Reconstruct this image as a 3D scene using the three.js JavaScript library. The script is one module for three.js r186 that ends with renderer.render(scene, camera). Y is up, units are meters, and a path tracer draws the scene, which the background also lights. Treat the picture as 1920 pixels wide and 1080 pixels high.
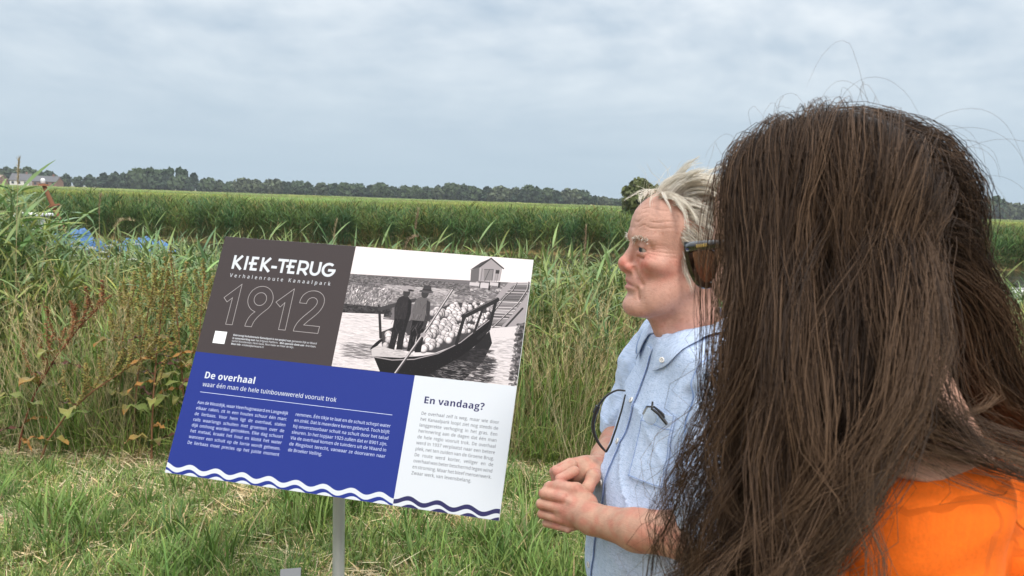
import * as THREE from 'three';
import { mergeGeometries } from 'three/addons/utils/BufferGeometryUtils.js';
import { RoundedBoxGeometry } from 'three/addons/geometries/RoundedBoxGeometry.js';
import { createNoise2D, createNoise3D } from 'simplex-noise';

// ---------- camera ----------
const scene = new THREE.Scene();
const camera = new THREE.PerspectiveCamera(42.74, 16 / 9, 0.05, 2000);
camera.position.set(0, 1.62, 0);
camera.rotation.order = 'YXZ';
camera.rotation.set(-6.777 * Math.PI / 180, 0, 2.0 * Math.PI / 180);

camera.focus = 1.8; camera.userData.fStop = 14;

const renderer = new THREE.WebGLRenderer({ antialias: true });
renderer.toneMapping = THREE.LinearToneMapping;
renderer.toneMappingExposure = 1.4;
renderer.shadowMap.enabled = true;

// ---------- sky: a bright layer of high cloud, computed ----------
const n2 = createNoise2D(rng(11)), n2b = createNoise2D(rng(12)), n3 = createNoise3D(rng(13));
function makeSky(W, H) {
  const data = new Float32Array(W * H * 4);
  const rowE = (j) => ((j + 0.5) / H - 0.5) * Math.PI;
  for (let j = 0; j < H; j++) {
    const el = rowE(j), s = Math.sin(el);
    for (let i = 0; i < W; i++) {
      const k = (j * W + i) * 4;
      let r, g, b;
      if (s < -0.02) { r = 0.33; g = 0.36; b = 0.30; }
      else {
        const az = ((i + 0.5) / W - 0.5) * 2 * Math.PI;
        const sy = Math.max(s, 0.0), c = Math.cos(el);
        const t = Math.min(1, sy / 0.42), up = Math.max(0, (sy - 0.36) / 0.64);
        // clear-ish haze near the horizon, brighter cloud deck above
        r = 0.350 + 0.265 * t + 1.12 * up; g = 0.440 + 0.220 * t + 1.06 * up; b = 0.515 + 0.200 * t + 1.00 * up;
        const q = 1 / (sy + 0.11);
        const u = c * Math.cos(az) * q, v = c * Math.sin(az) * q;
        const w1 = n2(u * 0.35 + 3, v * 0.35 + 7), w2 = n2(u * 0.35 - 8, v * 0.35 + 1);
        const U = u + 0.5 * w1, V = v + 0.5 * w2;
        let m = 0, a = 0.5, f = 0.55;
        for (let o = 0; o < 6; o++) { m += a * n2b(U * f * 0.8 + o * 9.1, V * f * 1.25 - o * 4.7); a *= 0.56; f *= 2.05; }
        const big = n2(u * 0.16 + 20, v * 0.16 - 6);
        const show = Math.min(1, Math.max(0, (sy - 0.05) / 0.16));
        const rip = n2(U * 5.5 + 3 * w2, V * 3.2 - 5) * Math.max(0, 0.45 + 0.7 * big);
        let m3 = 0, a3 = 0.5, f3 = 5.5; const X = c * Math.cos(az) + 0.06 * w1, Y = sy * 2.1, Z = c * Math.sin(az) + 0.06 * w2;
        for (let o = 0; o < 5; o++) { m3 += a3 * n3(X * f3 + o * 5.3, Y * f3 * 1.25, Z * f3 - o * 3.1); a3 *= 0.55; f3 *= 2.1; }
        const cl = (0.45 * m + 0.85 * m3 + 0.3 * big + 0.12 * rip) * show;
        const low = n2(az * 2.2 + 4, sy * 26) * 0.5 + n2(az * 5.2 - 4, sy * 60) * 0.3;
        const lo = low * (1 - show) * Math.min(1, sy / 0.05);
        const k1 = 0.25 * cl + 0.035 * lo;
        r *= 1 + k1 * 1.2; g *= 1 + k1 * 0.92; b *= 1 + k1 * 0.66;
      }
      data[k] = r; data[k + 1] = g; data[k + 2] = b; data[k + 3] = 1;
    }
  }
  const t = new THREE.DataTexture(data, W, H, THREE.RGBAFormat, THREE.FloatType);
  t.mapping = THREE.EquirectangularReflectionMapping;
  t.magFilter = t.minFilter = THREE.LinearFilter; t.wrapS = THREE.RepeatWrapping;
  t.needsUpdate = true;
  return t;
}
const skyTexture = makeSky(3072, 1536);
scene.background = skyTexture;
scene.environment = skyTexture;

// ---------- the sun behind the cloud ----------
const sun = new THREE.DirectionalLight(new THREE.Color(1, 0.955, 0.89), 1.5);
sun.position.set(3.5, 9.5, 4.5); sun.target.position.set(0, 0.6, -3);
sun.castShadow = true; sun.shadow.radius = 24; sun.shadow.mapSize.set(2048, 2048);
Object.assign(sun.shadow.camera, { left: -14, right: 14, top: 14, bottom: -14, near: 0.5, far: 40 });
scene.add(sun, sun.target);
scene.fog = new THREE.FogExp2(new THREE.Color(0.80, 0.88, 0.96), 0.0003);

// ---------- helpers ----------
function rng(seed) { let a = seed >>> 0; return () => { a = (a + 0x6D2B79F5) | 0; let t = Math.imul(a ^ (a >>> 15), 1 | a); t = (t + Math.imul(t ^ (t >>> 7), 61 | t)) ^ t; return ((t ^ (t >>> 14)) >>> 0) / 4294967296; }; }
const V3 = (x, y, z) => new THREE.Vector3(x, y, z);
const C3 = (r, g, b) => new THREE.Color().setRGB(r, g, b);
const lerp = (a, b, t) => a + (b - a) * t, clamp = (x, a, b) => x < a ? a : x > b ? b : x;
const sstep = (a, b, x) => { const t = clamp((x - a) / (b - a), 0, 1); return t * t * (3 - 2 * t); };
const taken = {};
function numbered(name) { const n = taken[name] = (taken[name] ?? -1) + 1; return n ? `${name}_${String(n).padStart(3, '0')}` : name; }
function tag(o, label, category, group, kind) { if (label) o.userData.label = label; if (category) o.userData.category = category; if (group) o.userData.group = group; if (kind) o.userData.kind = kind; return o; }
function shade(o) { o.traverse((m) => { if (m.isMesh) { m.castShadow = true; m.receiveShadow = true; } }); return o; }
function put(name, geo, mat, parent) { const m = new THREE.Mesh(geo, mat); m.name = parent ? name : numbered(name); (parent ?? scene).add(m); m.castShadow = m.receiveShadow = true; return m; }
function group(name, x = 0, y = 0, z = 0, turn = 0) { const g = new THREE.Group(); g.name = numbered(name); g.position.set(x, y, z); g.rotation.y = turn; scene.add(g); return g; }
function plainMat(r, g, b, rough = 0.7, more = {}) { return new THREE.MeshStandardMaterial({ color: C3(r, g, b), roughness: rough, ...more }); }
function dataTex(w, h, fn, srgb, repeat) {
  const d = new Uint8Array(w * h * 4), o = [0, 0, 0, 255];
  for (let j = 0; j < h; j++) for (let i = 0; i < w; i++) { o[3] = 255; fn(i / w, j / h, o, i, j); const k = (j * w + i) * 4; for (let c = 0; c < 4; c++) d[k + c] = clamp(o[c], 0, 255); }
  const t = new THREE.DataTexture(d, w, h); t.magFilter = THREE.LinearFilter; t.minFilter = THREE.LinearMipmapLinearFilter; t.generateMipmaps = true;
  t.wrapS = t.wrapT = THREE.RepeatWrapping; if (srgb) t.colorSpace = THREE.SRGBColorSpace; if (repeat) t.repeat.set(repeat, repeat); t.needsUpdate = true; return t;
}
// noise on a torus, so that textures tile
function tileNoise(u, v, f, s = 0) { const a = u * 2 * Math.PI, b = v * 2 * Math.PI, R = f / (2 * Math.PI); return 0.5 * (n3(R * Math.cos(a) + s, R * Math.sin(a) + s * 1.7, R * Math.cos(b) * 1.3 + 3.1) + n3(R * Math.sin(b) + s, R * Math.cos(a) - s, R * Math.sin(a) * 0.9 + R * Math.cos(b) + 9.7)); }

// collects triangles with vertex colours
class MB {
  constructor() { this.p = []; this.n = []; this.c = []; this.u = []; this.i = []; }
  v(x, y, z, nx, ny, nz, c, u = 0, w = 0) { this.p.push(x, y, z); this.n.push(nx, ny, nz); this.c.push(c[0], c[1], c[2]); this.u.push(u, w); return this.p.length / 3 - 1; }
  tri(a, b, c) { this.i.push(a, b, c); }
  quad(a, b, c, d) { this.i.push(a, b, c, a, c, d); }
  // a leaf: bends from its start towards the ground; w(t) its width
  blade(o, az, tilt, len, wid, droop, c0, c1, segs = 5, roll = 0, fold = 0) {
    let x = o[0], y = o[1], z = o[2], th = tilt; const ca = Math.cos(az), sa = Math.sin(az), st = len / segs; let pl = -1, pr = -1, pm = -1;
    for (let k = 0; k <= segs; k++) {
      const t = k / segs, h = Math.sin(th), uy = Math.cos(th);          // direction: (h ca, uy, h sa)
      const w = wid * (t < 0.3 ? 0.55 + 1.5 * t : 1 - Math.pow((t - 0.3) / 0.7, 1.7)) * 0.5 + 0.0004;
      const rl = roll * t; let sx = -sa, sz = ca, sy = 0;
      const nx0 = -uy * ca, ny0 = h, nz0 = -uy * sa, cr = Math.cos(rl), sr = Math.sin(rl);
      const bx = sx * cr + nx0 * sr, by = sy * cr + ny0 * sr, bz = sz * cr + nz0 * sr;
      const nx = -sx * sr + nx0 * cr, ny = -sy * sr + ny0 * cr, nz = -sz * sr + nz0 * cr;
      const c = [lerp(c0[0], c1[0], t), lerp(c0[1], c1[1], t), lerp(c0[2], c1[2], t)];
      const L = this.v(x - bx * w, y - by * w, z - bz * w, nx, ny, nz, c), R = this.v(x + bx * w, y + by * w, z + bz * w, nx, ny, nz, c);
      if (k) this.quad(pl, pr, R, L);
      pl = L; pr = R;
      th += droop / segs * (0.4 + 1.2 * t); x += h * ca * st; y += uy * st; z += h * sa * st;
    }
    return [x, y, z];
  }
  // a tube along points [[x,y,z,r],...]
  tube(pts, c, sides = 5, close = false, colorAt) {
    const rings = []; let px = 1, py = 0, pz = 0;
    for (let k = 0; k < pts.length; k++) {
      const a = pts[Math.max(0, k - 1)], b = pts[Math.min(pts.length - 1, k + 1)];
      let tx = b[0] - a[0], ty = b[1] - a[1], tz = b[2] - a[2]; const l = Math.hypot(tx, ty, tz) || 1; tx /= l; ty /= l; tz /= l;
      let d = px * tx + py * ty + pz * tz; px -= d * tx; py -= d * ty; pz -= d * tz; let m = Math.hypot(px, py, pz);
      if (m < 1e-3) { if (Math.abs(ty) < 0.9) { px = -tz; py = 0; pz = tx; } else { px = 1; py = 0; pz = 0; d = tx; px -= d * tx; py -= d * ty; pz -= d * tz; } m = Math.hypot(px, py, pz); }
      px /= m; py /= m; pz /= m;
      const qx = ty * pz - tz * py, qy = tz * px - tx * pz, qz = tx * py - ty * px, ring = [], cc = colorAt ? colorAt(k / (pts.length - 1)) : c;
      for (let s = 0; s < sides; s++) {
        const A = s / sides * 2 * Math.PI, ca = Math.cos(A), sa = Math.sin(A), nx = px * ca + qx * sa, ny = py * ca + qy * sa, nz = pz * ca + qz * sa, r = pts[k][3];
        ring.push(this.v(pts[k][0] + nx * r, pts[k][1] + ny * r, pts[k][2] + nz * r, nx, ny, nz, cc, s / sides, k / (pts.length - 1)));
      }
      if (k) for (let s = 0; s < sides; s++) { const q = rings[k - 1]; this.quad(q[s], q[(s + 1) % sides], ring[(s + 1) % sides], ring[s]); }
      rings.push(ring);
    }
    if (close) for (const [ring, e, f] of [[rings[0], pts[0], pts[1]], [rings[rings.length - 1], pts[pts.length - 1], pts[pts.length - 2]]]) {
      const nx = e[0] - f[0], ny = e[1] - f[1], nz = e[2] - f[2], l = Math.hypot(nx, ny, nz) || 1, cc = colorAt ? colorAt(e === pts[0] ? 0 : 1) : c, m = this.v(e[0], e[1], e[2], nx / l, ny / l, nz / l, cc);
      const rr = ring.map((q) => this.v(this.p[q * 3], this.p[q * 3 + 1], this.p[q * 3 + 2], nx / l, ny / l, nz / l, cc));
      for (let s = 0; s < sides; s++) { if (e === pts[0]) this.tri(m, rr[(s + 1) % sides], rr[s]); else this.tri(m, rr[s], rr[(s + 1) % sides]); }
    }
    return this;
  }
  geo() {
    const g = new THREE.BufferGeometry();
    g.setAttribute('position', new THREE.Float32BufferAttribute(this.p, 3)); g.setAttribute('normal', new THREE.Float32BufferAttribute(this.n, 3));
    g.setAttribute('color', new THREE.Float32BufferAttribute(this.c, 3)); g.setAttribute('uv', new THREE.Float32BufferAttribute(this.u, 2)); g.setIndex(this.i); return g;
  }
}
// many copies of one plant
function scatter(name, geo, mat, list, label, category) {
  const m = new THREE.InstancedMesh(geo, mat, list.length); m.name = numbered(name);
  const M = new THREE.Matrix4(), q = new THREE.Quaternion(), e = new THREE.Euler(), s = V3(1, 1, 1), p = V3(0, 0, 0), c = new THREE.Color();
  list.forEach((a, k) => { e.set(a.tx ?? 0, a.ry ?? 0, a.tz ?? 0, 'ZXY'); q.setFromEuler(e); s.set(a.s * (a.w ?? 1), a.s * (a.h ?? 1), a.s * (a.w ?? 1)); p.set(a.x, a.y, a.z); m.setMatrixAt(k, M.compose(p, q, s)); m.setColorAt(k, c.setRGB(...(a.c ?? [1, 1, 1]))); });
  m.castShadow = m.receiveShadow = true; tag(m, label, category, null, 'stuff'); scene.add(m); return m;
}
// ---------- distance fields and their meshing ----------
const smin = (a, b, k) => { const h = Math.max(k - Math.abs(a - b), 0) / k; return Math.min(a, b) - h * h * k * 0.25; };
const smax = (a, b, k) => -smin(-a, -b, k);
const sph = (x, y, z, r) => Math.sqrt(x * x + y * y + z * z) - r;
function ell(x, y, z, a, b, c) { const k0 = Math.sqrt(x * x / (a * a) + y * y / (b * b) + z * z / (c * c)), k1 = Math.sqrt(x * x / (a * a * a * a) + y * y / (b * b * b * b) + z * z / (c * c * c * c)); return k1 < 1e-9 ? -Math.min(a, b, c) : k0 * (k0 - 1) / k1; }
function cap(x, y, z, ax, ay, az, bx, by, bz, ra, rb) { const dx = bx - ax, dy = by - ay, dz = bz - az, px = x - ax, py = y - ay, pz = z - az, h = clamp((px * dx + py * dy + pz * dz) / (dx * dx + dy * dy + dz * dz), 0, 1), ex = px - dx * h, ey = py - dy * h, ez = pz - dz * h; return Math.sqrt(ex * ex + ey * ey + ez * ez) - (ra + (rb - ra) * h); }
const chain = (x, y, z, pts, k) => { let d = 1e9; for (let i = 1; i < pts.length; i++) { const a = pts[i - 1], b = pts[i]; d = smin(d, cap(x, y, z, a[0], a[1], a[2], b[0], b[1], b[2], a[3], b[3]), k); } return d; };
function gradient(fn, x, y, z, e = 0.0006) { const a = fn(x + e, y, z) - fn(x - e, y, z), b = fn(x, y + e, z) - fn(x, y - e, z), c = fn(x, y, z + e) - fn(x, y, z - e), l = Math.hypot(a, b, c) || 1; return [a / l, b / l, c / l]; }
// surface nets: fn < 0 inside; colorAt(x,y,z,n) -> [r,g,b]; uvAt(x,y,z,n) -> [u,v]
function netMesh(fn, lo, hi, cell, colorAt, uvAt) {
  const nx = Math.ceil((hi[0] - lo[0]) / cell) + 2, ny = Math.ceil((hi[1] - lo[1]) / cell) + 2, nz = Math.ceil((hi[2] - lo[2]) / cell) + 2;
  const F = new Float32Array(nx * ny * nz).fill(1), B = 4, far = cell * B * 1.25;
  for (let k = 0; k < nz; k += B) for (let j = 0; j < ny; j += B) for (let i = 0; i < nx; i += B) {
    const d0 = fn(lo[0] + (i + 1.5) * cell, lo[1] + (j + 1.5) * cell, lo[2] + (k + 1.5) * cell), skip = Math.abs(d0) > far;
    for (let c = k; c < Math.min(nz, k + B); c++) for (let b = j; b < Math.min(ny, j + B); b++) for (let a = i; a < Math.min(nx, i + B); a++) F[(c * ny + b) * nx + a] = skip ? d0 : fn(lo[0] + a * cell, lo[1] + b * cell, lo[2] + c * cell);
  }
  const id = new Int32Array(nx * ny * nz).fill(-1), P = [], N = [], C = [], U = [], I = [];
  const at = (a, b, c) => F[(c * ny + b) * nx + a];
  for (let k = 0; k < nz - 1; k++) for (let j = 0; j < ny - 1; j++) for (let i = 0; i < nx - 1; i++) {
    let mask = 0; const q = [at(i, j, k), at(i + 1, j, k), at(i, j + 1, k), at(i + 1, j + 1, k), at(i, j, k + 1), at(i + 1, j, k + 1), at(i, j + 1, k + 1), at(i + 1, j + 1, k + 1)];
    for (let c = 0; c < 8; c++) if (q[c] < 0) mask |= 1 << c;
    if (mask === 0 || mask === 255) continue;
    let sx = 0, sy = 0, sz = 0, m = 0;
    for (const [a, b] of EDGES) if ((q[a] < 0) !== (q[b] < 0)) { const t = q[a] / (q[a] - q[b]); sx += (a & 1) + t * ((b & 1) - (a & 1)); sy += ((a >> 1) & 1) + t * (((b >> 1) & 1) - ((a >> 1) & 1)); sz += (a >> 2) + t * ((b >> 2) - (a >> 2)); m++; }
    let x = lo[0] + (i + sx / m) * cell, y = lo[1] + (j + sy / m) * cell, z = lo[2] + (k + sz / m) * cell, n;
    for (let s = 0; s < 2; s++) { n = gradient(fn, x, y, z); const d = clamp(fn(x, y, z), -cell * 0.5, cell * 0.5); x -= n[0] * d; y -= n[1] * d; z -= n[2] * d; }
    id[(k * ny + j) * nx + i] = P.length / 3; P.push(x, y, z); N.push(...n); C.push(...(colorAt ? colorAt(x, y, z, n) : [1, 1, 1])); U.push(...(uvAt ? uvAt(x, y, z, n) : [x, y]));
  }
  const face = (a, b, c, d, flip) => { if (a < 0 || b < 0 || c < 0 || d < 0) return; if (flip) I.push(a, c, b, a, d, c); else I.push(a, b, c, a, c, d); };
  const g = (a, b, c) => id[(c * ny + b) * nx + a];
  for (let k = 1; k < nz - 1; k++) for (let j = 1; j < ny - 1; j++) for (let i = 1; i < nx - 1; i++) {
    const s = at(i, j, k) < 0;
    if (s !== (at(i + 1, j, k) < 0)) face(g(i, j - 1, k - 1), g(i, j, k - 1), g(i, j, k), g(i, j - 1, k), !s);
    if (s !== (at(i, j + 1, k) < 0)) face(g(i - 1, j, k - 1), g(i - 1, j, k), g(i, j, k), g(i, j, k - 1), !s);
    if (s !== (at(i, j, k + 1) < 0)) face(g(i - 1, j - 1, k), g(i, j - 1, k), g(i, j, k), g(i - 1, j, k), !s);
  }
  const G = new THREE.BufferGeometry();
  G.setAttribute('position', new THREE.Float32BufferAttribute(P, 3)); G.setAttribute('normal', new THREE.Float32BufferAttribute(N, 3)); G.setAttribute('color', new THREE.Float32BufferAttribute(C, 3)); G.setAttribute('uv', new THREE.Float32BufferAttribute(U, 2)); G.setIndex(I);
  return G;
}
const EDGES = [[0, 1], [2, 3], [4, 5], [6, 7], [0, 2], [1, 3], [4, 6], [5, 7], [0, 4], [1, 5], [2, 6], [3, 7]];
// slide a point along a direction until it meets a field
function hit(fn, o, d, far = 1) { let t = 0; for (let k = 0; k < 80; k++) { const f = fn(o[0] + d[0] * t, o[1] + d[1] * t, o[2] + d[2] * t); if (f < 0.0004) break; t += f * 0.8; if (t > far) break; } return [o[0] + d[0] * t, o[1] + d[1] * t, o[2] + d[2] * t]; }
// a closed patch of cloth of some thickness that lies on a field; grid(s,t) gives the ray start and direction
function patch(fn, grid, ns, nt, off, thick, uvAt) {
  const P = [], N = [], U = [], I = [], C = [];
  for (const lay of [off + thick, off]) for (let j = 0; j <= nt; j++) for (let i = 0; i <= ns; i++) {
    const [o, d] = grid(i / ns, j / nt), h = hit(fn, o, d), n = gradient(fn, h[0], h[1], h[2], 0.004);
    P.push(h[0] + n[0] * lay, h[1] + n[1] * lay, h[2] + n[2] * lay); const s = lay === off ? -1 : 1; N.push(n[0] * s, n[1] * s, n[2] * s); U.push(...(uvAt ? uvAt(h[0], h[1], h[2], n) : [i / ns, j / nt])); C.push(1, 1, 1);
  }
  const w = ns + 1, L = w * (nt + 1), q = (a, b, c, d) => I.push(a, b, c, a, c, d);
  for (let j = 0; j < nt; j++) for (let i = 0; i < ns; i++) { const a = j * w + i; q(a, a + 1, a + w + 1, a + w); q(L + a, L + a + w, L + a + w + 1, L + a + 1); }
  const G0 = (idx) => { const b = P.length / 3; for (const k of idx) { P.push(P[k * 3], P[k * 3 + 1], P[k * 3 + 2]); N.push(0, 0, 0); U.push(U[k * 2], U[k * 2 + 1]); C.push(1, 1, 1); } return b; };
  const rim = []; for (let i = 0; i < ns; i++) rim.push(i); for (let j = 0; j < nt; j++) rim.push(j * w + ns); for (let i = ns; i > 0; i--) rim.push(nt * w + i); for (let j = nt; j > 0; j--) rim.push(j * w);
  const a = G0(rim), b = G0(rim.map((k) => k + L)), m = rim.length;
  for (let k = 0; k < m; k++) { const e = (k + 1) % m; q(a + k, b + k, b + e, a + e); }
  const G = new THREE.BufferGeometry(); G.setAttribute('position', new THREE.Float32BufferAttribute(P, 3)); G.setIndex(I); G.computeVertexNormals();
  const nn = G.attributes.normal; for (let k = 0; k < 2 * L; k++) { const ss = nn.getX(k) * N[k * 3] + nn.getY(k) * N[k * 3 + 1] + nn.getZ(k) * N[k * 3 + 2]; nn.setXYZ(k, N[k * 3], N[k * 3 + 1], N[k * 3 + 2]); }
  G.setAttribute('color', new THREE.Float32BufferAttribute(C, 3)); G.setAttribute('uv', new THREE.Float32BufferAttribute(U, 2)); return G;
}

// ---------- land and water ----------
function groundY(x, z) {
  let y = 0.03 * n2(x * 0.5, z * 0.5) + 0.012 * n2(x * 2.1, z * 2.1);
  if (z < -7.2) y -= 0.85 * sstep(7.2, 11.8, -z);
  if (z < -29) y += 0.55 * sstep(29, 30.2, -z) + 0.62 * sstep(33, 38, -z);
  return y;
}
const soilTex = dataTex(1024, 1024, (u, v, o) => {
  const a = tileNoise(u, v, 9, 1), b = tileNoise(u, v, 60, 4), c = tileNoise(u, v, 190, 8), s = tileNoise(u * 1.0, v, 320, 3);
  const dry = sstep(-0.25, 0.45, a + 0.5 * b), k = 1 + 0.35 * c + 0.25 * s;
  o[0] = lerp(92, 150, dry) * k; o[1] = lerp(92, 128, dry) * k; o[2] = lerp(52, 84, dry) * k;
}, true);
{
  // one sheet to the horizon, finer near the camera
  const xs = [], zs = [];
  for (let x = -900; x < -60; x += 60) xs.push(x); for (let x = -60; x < -8; x += 4) xs.push(x); for (let x = -8; x <= 8; x += 0.2) xs.push(x); for (let x = 12; x <= 60; x += 4) xs.push(x); for (let x = 120; x <= 900; x += 60) xs.push(x);
  for (let z = 60; z > 2; z -= 6) zs.push(z); for (let z = 2; z > -14; z -= 0.2) zs.push(z); for (let z = -14; z > -42; z -= 0.8) zs.push(z); for (let z = -42; z > -100; z -= 6) zs.push(z); for (let z = -100; z >= -1100; z -= 50) zs.push(z);
  const P = [], U = [], I = [], w = xs.length;
  for (const z of zs) for (const x of xs) { P.push(x, groundY(x, z), z); U.push(x / 1.7, z / 1.7); }
  for (let j = 0; j + 1 < zs.length; j++) for (let i = 0; i + 1 < w; i++) { const a = j * w + i; I.push(a, a + 1, a + w + 1, a, a + w + 1, a + w); }
  const g = new THREE.BufferGeometry(); g.setAttribute('position', new THREE.Float32BufferAttribute(P, 3)); g.setAttribute('uv', new THREE.Float32BufferAttribute(U, 2)); g.setIndex(I); g.computeVertexNormals();
  const bump = dataTex(512, 512, (u, v, o) => { const a = 128 + 80 * tileNoise(u, v, 90, 2) + 50 * tileNoise(u, v, 30, 5); o[0] = o[1] = o[2] = a; });
  tag(put('ground', g, new THREE.MeshStandardMaterial({ map: soilTex, bumpMap: bump, bumpScale: 0.02, roughness: 1 })), null, null, null, 'structure');
}
{
  const g = new THREE.PlaneGeometry(420, 20.4, 1, 1).rotateX(-Math.PI / 2); g.translate(0, -0.5, -19.9);
  const uv = g.attributes.uv; for (let k = 0; k < uv.count; k++) uv.setXY(k, uv.getX(k) * 140, uv.getY(k) * 7);
  const bump = dataTex(512, 512, (u, v, o) => { o[0] = o[1] = o[2] = 128 + 60 * tileNoise(u, v, 14, 3) + 40 * tileNoise(u, v, 40, 6); });
  tag(put('water', g, new THREE.MeshPhysicalMaterial({ color: C3(0.022, 0.026, 0.018), roughness: 0.08, ior: 1.33, bumpMap: bump, bumpScale: 0.035 })), null, null, null, 'structure');
}
const leafMat = new THREE.MeshPhysicalMaterial({ vertexColors: true, roughness: 0.62, transmission: 0.32, thickness: 0, side: THREE.DoubleSide, specularIntensity: 0.6 });
const leafRough = new THREE.MeshPhysicalMaterial({ vertexColors: true, roughness: 0.85, transmission: 0.3, thickness: 0, side: THREE.DoubleSide, specularIntensity: 0.4 });
const dryMat = new THREE.MeshStandardMaterial({ vertexColors: true, roughness: 0.9, side: THREE.DoubleSide });
const stemMat = new THREE.MeshStandardMaterial({ vertexColors: true, roughness: 0.8, side: THREE.DoubleSide });

// ---------- trees on the skyline ----------
const farLeaf = new THREE.MeshStandardMaterial({ vertexColors: true, roughness: 0.9, side: THREE.DoubleSide }), barkMat = plainMat(0.05, 0.042, 0.035, 0.95);
function crownGeo(seed, h, r, kind, tone, leaf = 0.6, count = 900) {
  const R = rng(seed), m = new MB(), lobes = [];
  const nl = kind === 'tall' ? 9 : 12;
  for (let k = 0; k < nl; k++) {
    const t = (k + 0.5) / nl, a = k * 2.4 + R(), q = kind === 'cone' ? (1 - t) * 0.75 + 0.08 : Math.sin(Math.PI * (0.16 + 0.74 * t)) * 0.62;
    lobes.push([Math.cos(a) * r * q, h * (0.12 + 0.72 * t), Math.sin(a) * r * q, r * (0.34 + 0.22 * R()) * (kind === 'cone' ? 1.05 - 0.6 * t : 1)]);
  }
  for (let k = 0; k < count; k++) {
    const L = lobes[Math.floor(R() * nl)], u = R() * 2 - 1, a = R() * 6.283, s = Math.sqrt(1 - u * u), d = L[3] * (0.62 + 0.42 * R());
    const nx = s * Math.cos(a), ny = u, nz = s * Math.sin(a), x = L[0] + nx * d, y = L[1] + ny * d * 0.85, z = L[2] + nz * d;
    const b = 0.72 + 0.56 * R(), c = [tone[0] * b, tone[1] * b, tone[2] * b], q = leaf * (0.55 + 0.8 * R());
    const e1 = V3(R() - 0.5, R() - 0.5, R() - 0.5).normalize(), nn = V3(nx, ny, nz), e2 = e1.clone().cross(nn.clone().add(V3(R() - 0.5, R() - 0.5, R() - 0.5).multiplyScalar(1.2))).normalize();
    const ids = []; for (let s2 = 0; s2 < 5; s2++) { const A = s2 / 5 * 6.283, rr = q * (0.6 + 0.5 * R()), ca = Math.cos(A) * rr, sa = Math.sin(A) * rr; ids.push(m.v(x + e1.x * ca + e2.x * sa, y + e1.y * ca + e2.y * sa, z + e1.z * ca + e2.z * sa, nx, ny, nz, c)); }
    m.tri(ids[0], ids[1], ids[2]); m.tri(ids[0], ids[2], ids[3]); m.tri(ids[0], ids[3], ids[4]);
  }
  const g = m.geo(); g.computeVertexNormals(); return g;
}
function trunkGeo(seed, h, r, reach) {
  const R = rng(seed), m = new MB(), c = [0.06, 0.05, 0.04];
  m.tube([[0, -0.2, 0, r], [0.1 * r, h * 0.3, 0, r * 0.7], [0, h * 0.6, 0.1 * r, r * 0.45], [0, h * 0.85, 0, r * 0.12]], c, 6);
  for (let k = 0; k < 6; k++) { const a = k * 1.9 + R(), y = h * (0.22 + 0.08 * k); m.tube([[0, y, 0, r * 0.35], [Math.cos(a) * reach * 0.4, y + h * 0.13, Math.sin(a) * reach * 0.4, r * 0.2], [Math.cos(a) * reach * 0.75, y + h * 0.2, Math.sin(a) * reach * 0.75, r * 0.06]], c, 4); }
  return m.geo();
}
const protos = [
  ['round', 9, 5.2, [0.045, 0.075, 0.034]], ['round', 8, 4.6, [0.055, 0.085, 0.036]], ['tall', 10, 3.6, [0.045, 0.075, 0.04]], ['cone', 9, 3.0, [0.036, 0.064, 0.036]], ['round', 7, 5.6, [0.075, 0.095, 0.05]], ['tall', 9, 4.2, [0.06, 0.082, 0.04]],
].map(([k, h, r, tone], i) => ({ crown: crownGeo(40 + i, h, r, k, tone, 0.82, 800), trunk: trunkGeo(60 + i, h, 0.32, r), h, r, kind: k }));
const treeWords = { round: 'round-crowned dark green tree in the wood on the skyline', tall: 'slender tall-crowned tree in the wood on the skyline', cone: 'pointed conical tree in the wood on the skyline' };
function farTree(x, z, p, s, sy, turn) {
  const P = protos[p], g = group('skyline_tree', x, groundY(0, -60), z, turn); g.scale.set(s, sy, s);
  put('trunk', P.trunk, barkMat, g); put('crown', P.crown, farLeaf, g);
  tag(g, treeWords[P.kind], 'tree', `${P.kind === 'cone' ? 'pointed' : P.kind === 'tall' ? 'slender' : 'round'} trees of the skyline wood`);
}
{
  // heights of the tree tops along the skyline (metres at 400 m), left to right
  const top = [[-310, 10], [-276, 8.6], [-260, 8.2], [-246, 4.2], [-234, 6.6], [-220, 8.0], [-208, 10.4], [-192, 11.6], [-178, 8], [-163, 5], [-148, 6.2], [-128, 6], [-105, 6.2], [-77, 6], [-48, 6.8], [-33, 8], [-19, 7], [-5, 8.4], [10, 7.6], [27, 7], [41, 5.6], [53, 4], [66, 3.2], [240, 6.5], [254, 8], [262, 10.4], [276, 7], [290, 6], [312, 6.5]];
  const at = (x) => { for (let k = 1; k < top.length; k++) if (x <= top[k][0]) return lerp(top[k - 1][1], top[k][1], (x - top[k - 1][0]) / (top[k][0] - top[k - 1][0])); return 5; };
  const R = rng(77);
  for (const row of [0, 1]) for (let x = -308 + row * 3; x < 312; x += 5.2 + 2.6 * R()) {
    if (x > 70 && x < 236) { x += 10; continue; }
    const p = Math.floor(R() * 6), want = (at(x) + 0.9) * (0.78 + 0.34 * R()), P = protos[p], sy = want / (P.h * 0.93);
    farTree(x, -400 - row * 14 - 8 * R(), p, Math.max(0.7, Math.min(1.2, sy * 1.15)), sy, R() * 6.28);
  }
}
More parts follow.
